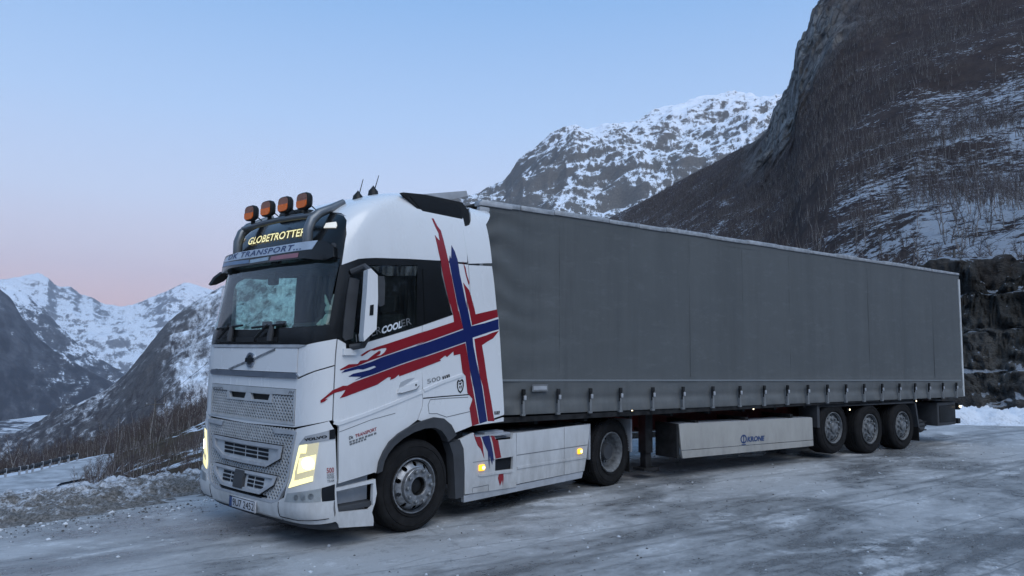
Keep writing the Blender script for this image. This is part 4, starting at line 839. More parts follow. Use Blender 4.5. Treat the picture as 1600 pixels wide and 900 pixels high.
# plush toy sitting on the dashboard
pt_ = T('J', [(1045, 610)])[0]; b_ = lift(surf, np.array([pt_]), -.22)[0]
PT = empty('plush_toy', (float(b_[0]), float(b_[1]), 2.185)); tag(PT, 'small pale plush toy sitting on the dashboard behind the windscreen', 'toy')
def blob(prof, n=18, c=(0, 0, 0)): return MB().lathe(prof, n, c, 2)
blob([(0, 0), (.07, .0), (.095, .05), (.085, .11), (.05, .17), (0, .18)]).build('body', M['plush'], PT); blob([(0, 0), (.04, .01), (.06, .05), (.05, .09), (.02, .11), (0, .112)], 16, (0, 0, .16)).build('head', M['plush'], PT)
for dx, lean in ((-.03, -.03), (.03, .07)): MB().tube([(0, dx, .25), (0, dx+lean*.6, .31), (0, dx+lean, .38)], [.016, .02, .006], 8).build('ear', M['plush'], PT)
for s_ in (-1, 1): MB().tube([(-.05, s_*.05, .1), (-.10, s_*.07, .05)], [.03, .022], 8).build('arm', M['plush'], PT)
# ------------------------------------------------------------------ terrain
def interp_cols(az, xs, ys_): return np.interp(az, xs, ys_)
def grid_mesh(name, X, Y, Z, mat, attrs=None, smooth=180, kind='structure'):
    n, m_ = X.shape; V = np.stack([X, Y, Z], -1).reshape(-1, 3); idx = np.arange(n*m_).reshape(n, m_)
    a, b, c, d = idx[:-1, :-1], idx[:-1, 1:], idx[1:, 1:], idx[1:, :-1]; F = np.stack([a, b, c, d], -1).reshape(-1, 4)
    q = V[F[0]]; 
    e1, e2 = V[F[:, 1]]-V[F[:, 0]], V[F[:, 3]]-V[F[:, 0]]
    if np.cross(e1, e2)[:, 2].mean() < 0: F = F[:, ::-1]
    me = bpy.data.meshes.new(name); me.vertices.add(len(V)); me.vertices.foreach_set('co', V.ravel()); me.loops.add(F.size); me.loops.foreach_set('vertex_index', F.ravel().astype(np.int32))
    me.polygons.add(len(F)); me.polygons.foreach_set('loop_start', np.arange(0, F.size, 4, dtype=np.int32)); me.update(calc_edges=True); me.validate()
    me.polygons.foreach_set('use_smooth', [True]*len(F)); me.materials.append(mat)
    for k, A in (attrs or {}).items():
        if A.ndim == 3: at = me.attributes.new(k, 'FLOAT_VECTOR', 'POINT'); at.data.foreach_set('vector', A.reshape(-1).astype(np.float32))
        else: at = me.attributes.new(k, 'FLOAT', 'POINT'); at.data.foreach_set('value', A.reshape(-1).astype(np.float32))
    o = bpy.data.objects.new(name, me); COL.objects.link(o)
    if kind: o['kind'] = kind
    return o
def attr(t, name, out='Fac'): n = N(t, 'ShaderNodeAttribute', attribute_name=name); return n.outputs[out]
def snowy(name, rock, rock2, snow, scale, thr=(.45, .6), slope=.5, veg=(.03, .026, .03), vegthr=None, stretch=.35, bmp=1.):
    """rock and snow by steepness, gully-wise noise and a height bias; dark scrub where the bias says so"""
    mt, t, out = nmat(name); fl = attr(t, 'flow', 'Vector'); bias = attr(t, 'bias')
    f1 = noise_node(t, vscale(t, fl, (1, stretch, 1)), scale, 9, .66, .3); f2 = noise_node(t, vscale(t, fl, (1, .75, 1)), scale*5.5, 6, .7)
    g = N(t, 'ShaderNodeNewGeometry'); sx_ = N(t, 'ShaderNodeSeparateXYZ'); t.links.new(g.outputs['Normal'], sx_.inputs[0])
    sl = maprange(t, sx_.outputs['Z'], .45, .98, -slope*.6, slope*.25)
    f0 = noise_node(t, vscale(t, fl, (1, stretch*.8, 1)), scale*.17, 3, .5, .6)
    v = mth(t, 'ADD', mth(t, 'ADD', mth(t, 'ADD', mth(t, 'MULTIPLY', f1, .50), mth(t, 'MULTIPLY', f2, .28)), mth(t, 'MULTIPLY', f0, .22)), mth(t, 'ADD', sl, bias))
    sn = maprange(t, v, *thr)
    rk = mixc(t, maprange(t, noise_node(t, fl, scale*2.2, 6, .65), .35, .65), rock, rock2)
    if vegthr: rk = mixc(t, maprange(t, mth(t, 'ADD', bias, mth(t, 'MULTIPLY', mth(t, 'SUBTRACT', f1, .5), .6)), vegthr[0], vegthr[1], 1, 0), rk, veg)
    bsdf(t, out, Base_Color=mixc(t, sn, rk, snow), Roughness=.9, Specular_IOR_Level=.15, Normal=bump(t, f2, .5*bmp, 1.2/scale*.12)); return mt
def ridge_table(pts):
    """pts: (px, py, r) -> azimuths, heights, radii of a skyline"""
    a = [(*az_el(p[0], p[1]), p[2]) for p in pts]; return np.array([q[0] for q in a]), np.array([CAM[2]+q[2]*math.tan(q[1]) for q in a]), np.array([q[2] for q in a])
TERR = {}
def mountain(name, pts, rb, zb, mat, nphi, nr, amp, wl, prof=1.0, jag=.25, bias=None, back=.35, seed=0., step=None):
    A, Zr, Rr = ridge_table(pts); az = np.linspace(A[0], A[-1], nphi); zr = pchip(A, Zr)(az) if step is None else np.interp(az, A, Zr); rr = np.interp(az, A, Rr)
    rb_ = np.interp(az, *zip(*[(az_el(p, 550)[0], r) for p, r in rb])) if isinstance(rb, list) else np.full(nphi, rb)
    zb_ = np.interp(az, *zip(*[(az_el(p, 550)[0], r) for p, r in zb])) if isinstance(zb, list) else np.full(nphi, zb)
    t = np.concatenate([np.linspace(0, 1, nr)**1.0, 1+np.linspace(0, back, max(4, nr//6))[1:]])
    TT, AZ = np.meshgrid(t, az); R = rb_[:, None]+(rr-rb_)[:, None]*TT
    X, Y = CAM[0]+np.sin(AZ)*R, CAM[1]+np.cos(AZ)*R
    Zb = zb_[:, None]+(zr-zb_)[:, None]*np.where(TT <= 1, np.clip(TT, 0, 1)**prof, 1-(TT-1)*.9)
    P = np.stack([X, Y, Zb*.6], -1)/wl+seed; fade = np.clip(TT*4, 0, 1)*np.clip(np.abs(1-TT)*3.0+jag*.35, 0, 1)
    lat = AZ*R.mean()
    gul = ridged(np.stack([lat/wl*1.1, Zb/wl*.35, 0*lat+seed], -1), 4)
    Z = Zb+amp*fade*(fbm(P, 5)*.9+gul*.7-.25)+amp*jag*.35*np.clip(TT, 0, 1)*fbm(P*5, 3)
    H = (Z-Z.min())/(Z.max()-Z.min()+1e-6)
    flow = np.stack([AZ*rr.mean(), (R*.6+Z), 0*AZ+seed*10], -1)
    b = bias(TT, AZ, H, X, Y, Z) if bias else np.zeros_like(Z)
    o = grid_mesh(name, X, Y, Z, mat, {'flow': flow, 'bias': b}); TERR[name] = (az, t, X, Y, Z); return o
SNOW = (.74, .80, .88)
m_far = snowy('far_snow_rock', (.13, .14, .17), (.20, .21, .23), SNOW, .0105, (.497, .54), .30, stretch=.5)
m_e = snowy('snow_streaked_rock', (.10, .10, .10), (.16, .155, .15), SNOW, .052, (.488, .524), .22, stretch=.38)
m_d = snowy('snow_dusted_slope', (.055, .055, .06), (.10, .10, .105), SNOW, .065, (.465, .615), .16, veg=(.034, .031, .036), vegthr=(-.10, -.02), stretch=.35)
m_ab = snowy('dark_valley_slope', (.06, .065, .08), (.11, .115, .13), SNOW, .012, (.505, .545), .14, veg=(.032, .034, .045), vegthr=(-.10, .0), stretch=.35)
mountain('far_mountains', [(-120, 440, 12600), (-60, 442, 12600), (0, 437, 12360), (30, 432, 12360), (52, 430, 12240), (60, 428, 12240), (75, 435, 12000), (95, 448, 12000), (110, 449, 12000), (130, 462, 12000), (145, 467, 11880), (165, 476, 11880), (180, 478, 11880), (205, 475, 11880), (240, 462, 11880), (262, 452, 11760), (278, 446, 11760), (290, 442, 11760), (310, 447, 11760), (330, 452, 11760), (400, 470, 11760)],
         8600, -280, m_far, 460, 170, 130, 1000, .95, .5, lambda T_, A_, H, X, Y, Z: .07*(H-.5)+.015-.5*np.clip(.13-T_, 0, 1), seed=3.1)
mountain('left_ridge_slope', [(-140, 395, 8000), (-60, 425, 7900), (0, 440, 7800), (30, 452, 7700), (60, 474, 7600), (90, 507, 7400), (120, 536, 7200), (150, 557, 7000), (180, 575, 6800), (205, 586, 6700), (235, 593, 6600)], 5600, -303, m_ab, 320, 140, 65, 600, 1.0, .5, lambda T_, A_, H, X, Y, Z: .15*(H-.22), seed=8.2)
mountain('dark_valley_slope', [(-2200, 330, 6500), (-1200, 250, 6000), (-600, 270, 5800), (-160, 330, 5600), (-60, 410, 5500), (0, 452, 5400), (18, 468, 5400), (35, 496, 5300), (60, 528, 5200), (85, 548, 5100), (110, 563, 5000), (140, 580, 4900), (165, 592, 4850), (185, 603, 4800), (215, 612, 4700)], [(-2200, 2600), (-600, 2900), (-160, 3300), (0, 3700), (100, 4000), (215, 4200)], -303, m_ab, 560, 140, 38, 420, 1.0, .5, lambda T_, A_, H, X, Y, Z: .17*(H-.50), seed=1.7)
mountain('right_valley_slope', [(-120, 735, 2400), (-20, 705, 2400), (60, 668, 2400), (110, 640, 2400), (150, 621, 2300), (165, 612, 2300), (190, 592, 2300), (205, 577, 2250), (225, 552, 2250), (250, 520, 2200), (275, 495, 2200), (300, 476, 2200), (320, 463, 2200), (345, 447, 2200), (400, 425, 2200), (470, 405, 2200), (560, 400, 2200), (650, 420, 2200), (740, 430, 2200), (900, 470, 2200)],
         [(-120, 1500), (0, 1200), (160, 950), (300, 800), (900, 800)], [(0, -300), (160, -250), (250, -150), (900, -100)], m_d, 560, 240, 40, 260, 1.05, .5, lambda T_, A_, H, X, Y, Z: .06*(H-.5)+.002+.035*np.clip((A_-az_el(262, 550)[0])/.06, -1.2, .7), seed=5.5)
mountain('snowy_mountain', [(560, 420, 2700), (640, 372, 2700), (700, 330, 2700), (740, 304, 2700), (765, 290, 2700), (790, 275, 2650), (800, 262, 2600), (812, 244, 2600), (830, 228, 2600), (850, 215, 2600), (870, 205, 2600), (890, 197, 2600), (905, 196, 2620), (922, 199, 2640), (940, 198, 2660), (965, 195, 2700), (990, 188, 2750), (1010, 180, 2800), (1030, 170, 2850), (1060, 160, 2900), (1090, 153, 2950), (1130, 147, 3000), (1165, 147, 3000), (1190, 152, 2900), (1215, 150, 2850), (1240, 158, 2800), (1300, 170, 2800), (1400, 190, 2800)],
         1300, 20, m_e, 800, 360, 105, 420, .85, .4, lambda T_, A_, H, X, Y, Z: .16*(H-.58)+.03*np.clip((A_-.80)*5, -1, 1)+.008, seed=2.6)
# valley floor with pale fields
def valley_mat():
    mt, t, out = nmat('valley_floor'); c = coord(t); f = noise_node(t, vscale(t, c, (1, .6, 1)), .0035, 6, .6, .5); f2 = noise_node(t, c, .02, 6, .7)
    v = mth(t, 'ADD', mth(t, 'MULTIPLY', f, .75), mth(t, 'MULTIPLY', f2, .25)); bsdf(t, out, Base_Color=mixc(t, maprange(t, v, .49, .53), (.035, .038, .05), (.55, .6, .66)), Roughness=.9); return mt
aa = np.linspace(math.radians(-60), math.radians(42), 140); rr_ = np.geomspace(600, 12500, 90); A2, R2 = np.meshgrid(aa, rr_, indexing='ij')
grid_mesh('valley_floor', CAM[0]+np.sin(A2)*R2, CAM[1]+np.cos(A2)*R2, -302+6*fbm(np.stack([A2*20, R2/300, 0*R2], -1), 3), valley_mat())
# unseen mountains added behind the viewer to shut off the low sky
def ring_bias(T_, A_, H, X, Y, Z): return .25*(H-.5)
azr = np.linspace(math.radians(96), math.radians(352), 140); tr_ = np.linspace(0, 1, 40); TT, AZ = np.meshgrid(tr_, azr); RR = 240+(2300-240)*TT
hr = 560+170*fbm(np.stack([azr*2.2, 0*azr, 0*azr], -1), 4); edge_f = np.clip(np.minimum(azr-azr[0], azr[-1]-azr)/.25, .15, 1)
ZZ = -4+(hr*edge_f)[:, None]*TT**1.15; X, Y = CAM[0]+np.sin(AZ)*RR, CAM[1]+np.cos(AZ)*RR; ZZ += 30*TT*fbm(np.stack([X, Y, ZZ], -1)/300, 4)
grid_mesh('added_mountain_ring', X, Y, ZZ, m_d, {'flow': np.stack([AZ*1500, RR*.6+ZZ, 0*AZ], -1), 'bias': .25*(ZZ/600-.55)})

# ------------------------------------------------------------------ the lot, banks of ploughed snow, the slope below
def lot_mat():
    mt, t, out = nmat('icy_asphalt'); c = coord(t)
    rot = N(t, 'ShaderNodeMapping'); rot.inputs['Rotation'].default_value = (0, 0, math.radians(14)); t.links.new(c, rot.inputs['Vector']); r = rot.outputs[0]
    big = noise_node(t, vscale(t, r, (.5, 1, 1)), .36, 9, .62, .25); mid = noise_node(t, vscale(t, r, (.5, 1, 1)), 1.4, 11, .72, .4); fine = noise_node(t, vscale(t, r, (.8, 1, 1)), 6, 10, .8, .2); grit = noise_node(t, c, 75, 5, .8)
    wv = N(t, 'ShaderNodeTexWave', wave_type='BANDS', bands_direction='Y'); t.links.new(vscale(t, r, (.22, 1, 1)), wv.inputs['Vector']); wv.inputs['Scale'].default_value = .15; wv.inputs['Distortion'].default_value = 5.; wv.inputs['Detail'].default_value = 7; wv.inputs['Detail Scale'].default_value = .9; wv.inputs['Detail Roughness'].default_value = .62
    track = ramp(t, wv.outputs['Fac'], [(.0, .0), (.04, .9), (.13, 0.), (.5, 0.), (.56, .6), (.60, 0.), (1, 0.)])
    ice = maprange(t, mth(t, 'ADD', mth(t, 'ADD', mth(t, 'MULTIPLY', big, .45), mth(t, 'MULTIPLY', mid, .35)), mth(t, 'MULTIPLY', fine, .2)), .455, .535)
    col = mixc(t, ice, (.155, .16, .166), (.40, .415, .43)); col = mixc(t, maprange(t, mth(t, 'ADD', mth(t, 'MULTIPLY', mid, .6), mth(t, 'MULTIPLY', fine, .4)), .54, .575, 0, .75), col, (.60, .625, .65))
    col = mixc(t, maprange(t, fine, .53, .60, 0, .55), col, (.17, .175, .18)); col = mixc(t, maprange(t, noise_node(t, c, 22, 8, .8), .54, .62, 0, .4), col, (.48, .50, .52))
    col = mixc(t, mth(t, 'MULTIPLY', mth(t, 'MULTIPLY', track, maprange(t, fine, .35, .55)), .7), col, (.10, .105, .11))
    ck = N(t, 'ShaderNodeTexVoronoi', feature='DISTANCE_TO_EDGE'); t.links.new(mixc(t, .10, vscale(t, r, (.10, .22, 1)), N(t, 'ShaderNodeTexNoise', i_Scale=1.3, i_Detail=6.).outputs['Color']), ck.inputs['Vector']); ck.inputs['Scale'].default_value = 1.
    crack = maprange(t, ck.outputs['Distance'], .0, .0035, 1, 0); col = mixc(t, mth(t, 'MULTIPLY', crack, maprange(t, mid, .48, .60, 0, .5)), col, (.10, .105, .11))
    col = mixc(t, maprange(t, grit, .60, .68, 0, .65), col, (.06, .06, .062))
    h = mth(t, 'ADD', mth(t, 'MULTIPLY', fine, 1.1), mth(t, 'ADD', mth(t, 'ADD', mid, mth(t, 'MULTIPLY', grit, .25)), mth(t, 'MULTIPLY', track, -.6)))
    bsdf(t, out, Base_Color=col, Roughness=maprange(t, mth(t, 'ADD', ice, mth(t, 'MULTIPLY', fine, .6)), .2, 1.3, .22, .58), Specular_IOR_Level=.5, Normal=bump(t, h, .8, .025)); return mt
lot = [(-45, 2.35), (9, 2.5), (13, 2.7), (16.5, 1.6), (19.2, -.8), (20.8, -2.9), (22.2, -4.8), (26.5, -11), (34, -22), (60, -60), (-60, -60)]
Vl, Fl = tri2d([[(x, y) for x, y in lot]], 4.0); gl_ = mk('parking_lot', [(x, y, 0) for x, y in Vl], Fl, lot_mat()); gl_['kind'] = 'structure'
def bank_mat(name, dirty):
    mt, t, out = nmat(name); c = coord(t); a = noise_node(t, c, 2.6, 9, .72, .4); b = noise_node(t, c, 11, 8, .75); g = noise_node(t, c, 45, 5, .8); d = attr(t, 'bias')
    col = mixc(t, maprange(t, mth(t, 'ADD', mth(t, 'ADD', mth(t, 'MULTIPLY', a, .45), mth(t, 'ADD', mth(t, 'MULTIPLY', b, .4), mth(t, 'MULTIPLY', g, .2))), d), .49, .58), mixc(t, maprange(t, noise_node(t, c, 28, 6, .8), .42, .58), (.055, .052, .048), (.19, .185, .18)), (.52, .56, .62)) if dirty else mixc(t, maprange(t, mth(t, 'ADD', mth(t, 'ADD', a, b), d), .62, .95), (.28, .30, .33), (.66, .71, .78))
    col = mixc(t, maprange(t, g, .60, .70, 0, .75 if dirty else .25), col, (.045, .042, .04))
    bsdf(t, out, Base_Color=col, Roughness=.85, Normal=bump(t, mth(t, 'ADD', b, mth(t, 'MULTIPLY', g, .4)), .6, .03)); return mt
def bank(name, path, prof, nu, nv, mat, lump, dirt, seed):
    """prof(v, u): height across; path: list of (x, y); the bank spreads to the left of the path"""
    Pp = np.array(path, float); L = np.concatenate([[0], np.cumsum(np.hypot(*np.diff(Pp, axis=0).T))]); u = np.linspace(0, L[-1], nu)
    fx, fy = pchip(L, Pp[:, 0]), pchip(L, Pp[:, 1]); x, y = fx(u), fy(u); tx, ty = np.gradient(x), np.gradient(y); ln = np.hypot(tx, ty); nx, ny = -ty/ln, tx/ln
    wv, zv = zip(*prof); v = np.linspace(wv[0], wv[-1], nv); z0 = pchip(wv, zv)(v); VV, UU = np.meshgrid(v, u)
    X = x[:, None]+nx[:, None]*VV; Y = y[:, None]+ny[:, None]*VV
    Pn = np.stack([X, Y, 0*X+seed], -1); k = np.clip((VV-wv[0])*2.2, 0, 1)
    Z = z0[None]*(1+.35*fbm(Pn*.5, 2))+k*lump*(fbm(Pn*1.3, 3)*.7+np.abs(fbm(Pn*4.5, 4))*.8+np.abs(perlin(Pn*11))*.45+np.abs(perlin(Pn*21+4))*.22-.25)
    return grid_mesh(name, X, Y, Z, mat, {'bias': dirt(VV, UU, Z)})
lefty = [(-30, 2.3), (-16, 2.15), (-6, 2.1), (-1.7, 2.15), (.6, 2.25), (4, 2.4), (9, 2.5), (13, 2.6)]
bank('snow_bank', lefty, [(-.12, -.03), (.1, .02), (.5, .03), (.95, .07), (1.35, .11), (1.7, .03), (2.3, -.3), (3.4, -.9), (5.2, -2.0)], 1000, 130, bank_mat('dirty_snow', True), .13, lambda V, U, Z: np.clip((V-1.0)*.075, -.06, .045)-.015, 4.4)
bank('snow_bank', [(13, 2.6), (16.5, 1.7), (19.2, -.7), (20.7, -2.9), (22.0, -4.8), (26.3, -11), (34, -22), (44, -38)], [(-.15, -.03), (.1, .08), (.45, .30), (.9, .40), (1.5, .38), (2.4, .32), (5., .4)], 760, 80, bank_mat('clean_snow', False), .20, lambda V, U, Z: np.clip(V*.2-.1, -.1, .12), 9.3)
# slope below the lot: columns of (pixel column, heights at the radii RS)
RS = [9.5, 13, 20, 30, 42, 50, 62, 80, 105, 130, 180, 300]
CS = [(-2200, [-1.2, -1.4, -2.4, -4.4, -6.2, -6.6, -6.7, -9.0, -13, -24, -60, -140]), (-160, [-1.2, -1.4, -2.4, -4.4, -6.2, -6.6, -6.7, -9.0, -13, -24, -60, -140]), (0, [-1.2, -1.4, -2.4, -4.4, -6.2, -6.6, -6.7, -9.0, -13, -24, -60, -140]), (60, [-1.2, -1.4, -2.4, -4.4, -6.2, -6.6, -6.7, -8.8, -12.6, -23, -58, -140]), (120, [-1.2, -1.3, -2.0, -3.6, -5.4, -6.1, -6.7, -8.3, -11.2, -21, -55, -130]), (180, [-1.1, -1.2, -1.9, -3.2, -4.7, -5.7, -7.0, -9.0, -11.6, -17, -48, -120]),
      (250, [-1, -1, -1.5, -2.5, -3.7, -4.5, -5.5, -6.9, -9.0, -13, -40, -110]), (320, [-.9, -.9, -1.2, -1.9, -2.8, -3.4, -4.1, -5.2, -6.9, -9, -32, -100]), (520, [-.8, -.8, -.8, -.6, -.2, .2, .8, 2, 3, 3, -5, -40]), (800, [-.8, -.8, -.6, .3, 1, 2, 3, 5, 9, 11, 14, 10]), (1100, [-.8, -.8, -.6, -.3, 1, 2, 3, 5, 9, 11, 14, 10]), (1500, [-.8, -.8, -.8, -.8, -.8, -.8, -.8, -1, -1, -1, -1, -1])]
azc = np.array([az_el(p, 550)[0] for p, _ in CS]); tabl = np.array([h for _, h in CS], float)
for i_, (p_, _) in enumerate(CS):
    if 150 < p_ < 400: tabl[i_, 2:] = 1.98-(1.98-tabl[i_, 2:])*math.cos(azc[i_]-YAW)
# the road's hairpin bend below, with its guard rail
def at_r(px, r, z): a = az_el(px, 550)[0]; return np.array([CAM[0]+math.sin(a)*r, CAM[1]+math.cos(a)*r, z])
rc_ = [at_r(215, 67, -6.8), at_r(165, 63, -6.75), at_r(140, 61, -6.75), at_r(113, 59.2, -6.75), at_r(80, 58, -6.75), at_r(50, 57, -6.75), at_r(28, 55.2, -6.75), at_r(10, 53, -6.75), at_r(-8, 50, -6.8), at_r(-22, 46, -6.9), at_r(-34, 41, -6.9), at_r(-45, 36, -6.6)]
Pp = np.array(rc_); L = np.concatenate([[0], np.cumsum(np.linalg.norm(np.diff(Pp, axis=0), axis=1))]); u = np.linspace(0, L[-1], 160); RC = np.stack([pchip(L, Pp[:, k])(u) for k in range(3)], 1)
def road_near(X, Y):
    X, Y = np.asarray(X, float), np.asarray(Y, float); P = np.stack([X.ravel(), Y.ravel()], -1); d = np.full(len(P), 9e9); zr_ = np.zeros(len(P))
    for q in RC[::2]:
        e = np.hypot(P[:, 0]-q[0], P[:, 1]-q[1]); m_ = e < d; d[m_] = e[m_]; zr_[m_] = q[2]
    return d.reshape(X.shape), zr_.reshape(X.shape)
def slope_z(az, r, noise=True):
    az, r = np.asarray(az, float), np.asarray(r, float); lr = np.log(np.clip(r, RS[0], RS[-1])); lt = np.log(RS); j = np.clip(np.searchsorted(lt, lr)-1, 0, len(RS)-2); f = (lr-lt[j])/(lt[j+1]-lt[j])
    i = np.clip(np.searchsorted(azc, az)-1, 0, len(azc)-2); g = np.clip((az-azc[i])/(azc[i+1]-azc[i]), 0, 1)
    z = (tabl[i, j]*(1-f)+tabl[i, j+1]*f)*(1-g)+(tabl[i+1, j]*(1-f)+tabl[i+1, j+1]*f)*g
    if noise:
        X, Y = CAM[0]+np.sin(az)*r, CAM[1]+np.cos(az)*r; P = np.stack([X, Y, 0*X+2.2], -1); k = np.clip((r-14)/20, 0, 1)*np.clip(r/80, .3, 1.2)
        flat = 1-np.exp(-((r-54)/9.)**2)*np.clip((azc[4]-az)/.06, 0, 1)
        z = z+k*flat*(.9*fbm(P/14, 4)+.5*np.abs(fbm(P/3.5, 3))-.3)
        d, zr_ = road_near(X, Y); wgt = np.clip((6.5-d)/3.2, 0, 1); wgt = wgt*wgt*(3-2*wgt); z = z*(1-wgt)+(zr_-.06)*wgt
    return z
def scrub_mat():
    mt, t, out = nmat('scrub_hillside'); c = coord(t); f = noise_node(t, c, .22, 9, .72, .4); f2 = noise_node(t, vscale(t, c, (1, 1, 1.6)), 1.6, 8, .75); v = mth(t, 'ADD', mth(t, 'MULTIPLY', f, .68), mth(t, 'MULTIPLY', f2, .32))
    g = mixc(t, maprange(t, noise_node(t, c, .5, 6, .7), .35, .65), (.030, .025, .022), (.085, .068, .045)); g = mixc(t, maprange(t, f2, .55, .7, 0, .6), g, (.012, .012, .012))
    bsdf(t, out, Base_Color=mixc(t, maprange(t, mth(t, 'ADD', v, attr(t, 'bias')), .555, .575), g, (.60, .67, .76)), Roughness=.95, Specular_IOR_Level=.1, Normal=bump(t, f2, .9, .25)); return mt
M['scrub'] = scrub_mat()
aa = np.concatenate([np.linspace(math.radians(-60), math.radians(2), 90)[:-1], np.linspace(math.radians(2), math.radians(76), 520)]); rr_ = np.geomspace(9.5, 300, 230); A2, R2 = np.meshgrid(aa, rr_, indexing='ij')
grid_mesh('hill_slope', CAM[0]+np.sin(A2)*R2, CAM[1]+np.cos(A2)*R2, slope_z(A2, R2), M['scrub'], {'bias': -.02+.05*np.clip((60-R2)/40, -1, 1)+.14*np.clip((7-road_near(CAM[0]+np.sin(A2)*R2, CAM[1]+np.cos(A2)*R2)[0])/2.5, 0, 1)})
tg = np.gradient(RC, axis=0); tg /= np.linalg.norm(tg, axis=1, keepdims=True); nrm = np.stack([-tg[:, 1], tg[:, 0], 0*u], 1)
wv = np.linspace(-2.6, 2.6, 9); road = RC[:, None]+nrm[:, None]*wv[None, :, None]
mt, t, out = nmat('snowy_road'); c = coord(t); bsdf(t, out, Base_Color=mixc(t, maprange(t, noise_node(t, c, .8, 7, .6), .4, .65), (.20, .215, .23), (.40, .43, .465)), Roughness=.6)
grid_mesh('road', road[..., 0], road[..., 1], road[..., 2]+.12, mt)
wv2 = np.linspace(2.5, 4.6, 10); sh_ = RC[:, None]-nrm[:, None]*wv2[None, :, None]; sh_[..., 2] += .05+.35*np.exp(-((wv2-3.3)/.6)**2)[None]+.1*fbm(sh_*.8, 3)
outer = -1 if (np.cross(tg[40], Pp[10]-Pp[4])[2] > 0) else 1
GR = empty('guard_rail', tuple(RC[60]+nrm[60]*outer*2.9)); tag(GR, 'dark low guard rail around the bend of the snowy road below', 'guard rail')
org = RC[60]+nrm[60]*outer*2.9; gp_ = RC[12:140]+nrm[12:140]*outer*2.9-org
rb = MB(); 
for i in range(len(gp_)-1): a, b = gp_[i], gp_[i+1]; rb.add([(*a[:2], a[2]+.36), (*b[:2], b[2]+.36), (*b[:2], b[2]+.60), (*a[:2], a[2]+.60)], [(0, 1, 2, 3)])
ro_ = rb.build('rail_beam', M['grey'], GR, 180); sm = ro_.modifiers.new('thickness', 'SOLIDIFY'); sm.thickness = .06
for i in range(0, len(gp_), 5): p = gp_[i]; MB().box(p[0]-.06, p[0]+.06, p[1]-.06, p[1]+.06, p[2]-.6, p[2]+.62).build('post', M['lgrey'], GR, None)

# ------------------------------------------------------------------ the wooded hill on the right with its cliff and the rock cut at its foot
def hill_mat():
    mt, t, out = nmat('wooded_hill'); c = coord(t); b = attr(t, 'bias'); ck = attr(t, 'cliff'); fl = attr(t, 'flow', 'Vector')
    f = noise_node(t, vscale(t, c, (1, 1, 2.4)), .055, 9, .74, .3); f2 = noise_node(t, vscale(t, c, (1, 1, 2.4)), .42, 8, .76); v = mth(t, 'ADD', mth(t, 'MULTIPLY', f, .4), mth(t, 'MULTIPLY', f2, .6))
    g = mixc(t, maprange(t, noise_node(t, c, .12, 7, .7), .35, .65), (.058, .046, .050), (.105, .084, .078)); g = mixc(t, maprange(t, f2, .55, .72, 0, .7), g, (.03, .026, .028))
    rk = mixc(t, maprange(t, noise_node(t, vscale(t, c, (1, 1, .4)), .11, 10, .78), .36, .64), (.07, .072, .075), (.46, .465, .46)); moss = maprange(t, noise_node(t, c, .45, 7, .65), .5, .65)
    vo_ = N(t, 'ShaderNodeTexVoronoi', feature='DISTANCE_TO_EDGE'); t.links.new(mixc(t, .12, vscale(t, c, (.09, .09, .05)), N(t, 'ShaderNodeTexNoise', i_Scale=.25).outputs['Color']), vo_.inputs['Vector']); vo_.inputs['Scale'].default_value = 1.; rk = mixc(t, maprange(t, vo_.outputs['Distance'], .0, .07, .75, 0), rk, (.016, .017, .018))
    rk = mixc(t, mth(t, 'MULTIPLY', moss, .35), rk, (.035, .034, .018)); rk = mixc(t, mth(t, 'MULTIPLY', attr(t, 'wall'), mth(t, 'ADD', .45, mth(t, 'MULTIPLY', moss, .4))), rk, (.030, .029, .024)); base = mixc(t, ck, g, rk)
    gn = N(t, 'ShaderNodeNewGeometry'); s_ = N(t, 'ShaderNodeSeparateXYZ'); t.links.new(gn.outputs['Normal'], s_.inputs[0])
    sn = maprange(t, mth(t, 'ADD', mth(t, 'ADD', v, b), maprange(t, s_.outputs['Z'], .3, .95, -.16, .035)), .525, .55)
    bsdf(t, out, Base_Color=mixc(t, sn, base, (.60, .67, .77)), Roughness=.95, Specular_IOR_Level=.1, Normal=bump(t, mth(t, 'ADD', f2, noise_node(t, vscale(t, c, (1, 1, .6)), .16, 10, .8)), 1., 2.5)); return mt
M['hill'] = hill_mat()
HP = [(820, 420, 980), (900, 372, 960), (960, 336, 920), (1010, 312, 880), (1080, 272, 800), (1140, 240, 730), (1190, 214, 670), (1207, 192, 650), (1220, 170, 640), (1234, 148, 632), (1240, 128, 630), (1243, 104, 628), (1248, 84, 625), (1262, 60, 620), (1272, 38, 615), (1284, 18, 612), (1298, -4, 610), (1340, -40, 605), (1420, -80, 600), (1600, -130, 590), (1800, -190, 580), (2100, -260, 560)]
A, Zr, Rr = ridge_table(HP); nphi, nr = 800, 520; az = np.linspace(A[0], A[-1], nphi); zr = np.interp(az, A, Zr); rr = np.interp(az, A, Rr)
pa = lambda p: az_el(p, 550)[0]
rbz = np.interp(az, [pa(820), pa(1000), pa(1200), pa(1300), pa(1500), pa(1600), pa(1800), pa(2100)], [130, 90, 34, 29, 28.2, 28.6, 30, 34]); zbz = np.interp(az, [pa(820), pa(1000), pa(1200), pa(1300)], [10, 8, 1, .2])
t = np.concatenate([np.linspace(0, .0135, 150)[:-1], .0135+(1-.0135)*np.linspace(0, 1, nr-149)**1.7, [1.03, 1.08, 1.16, 1.3]]); TT, AZ = np.meshgrid(t, az); RRh = rbz[:, None]+(rr-rbz)[:, None]*TT
X, Y = CAM[0]+np.sin(AZ)*RRh, CAM[1]+np.cos(AZ)*RRh
right = np.clip((AZ-pa(1230))/(pa(1440)-pa(1230)), 0, 1)
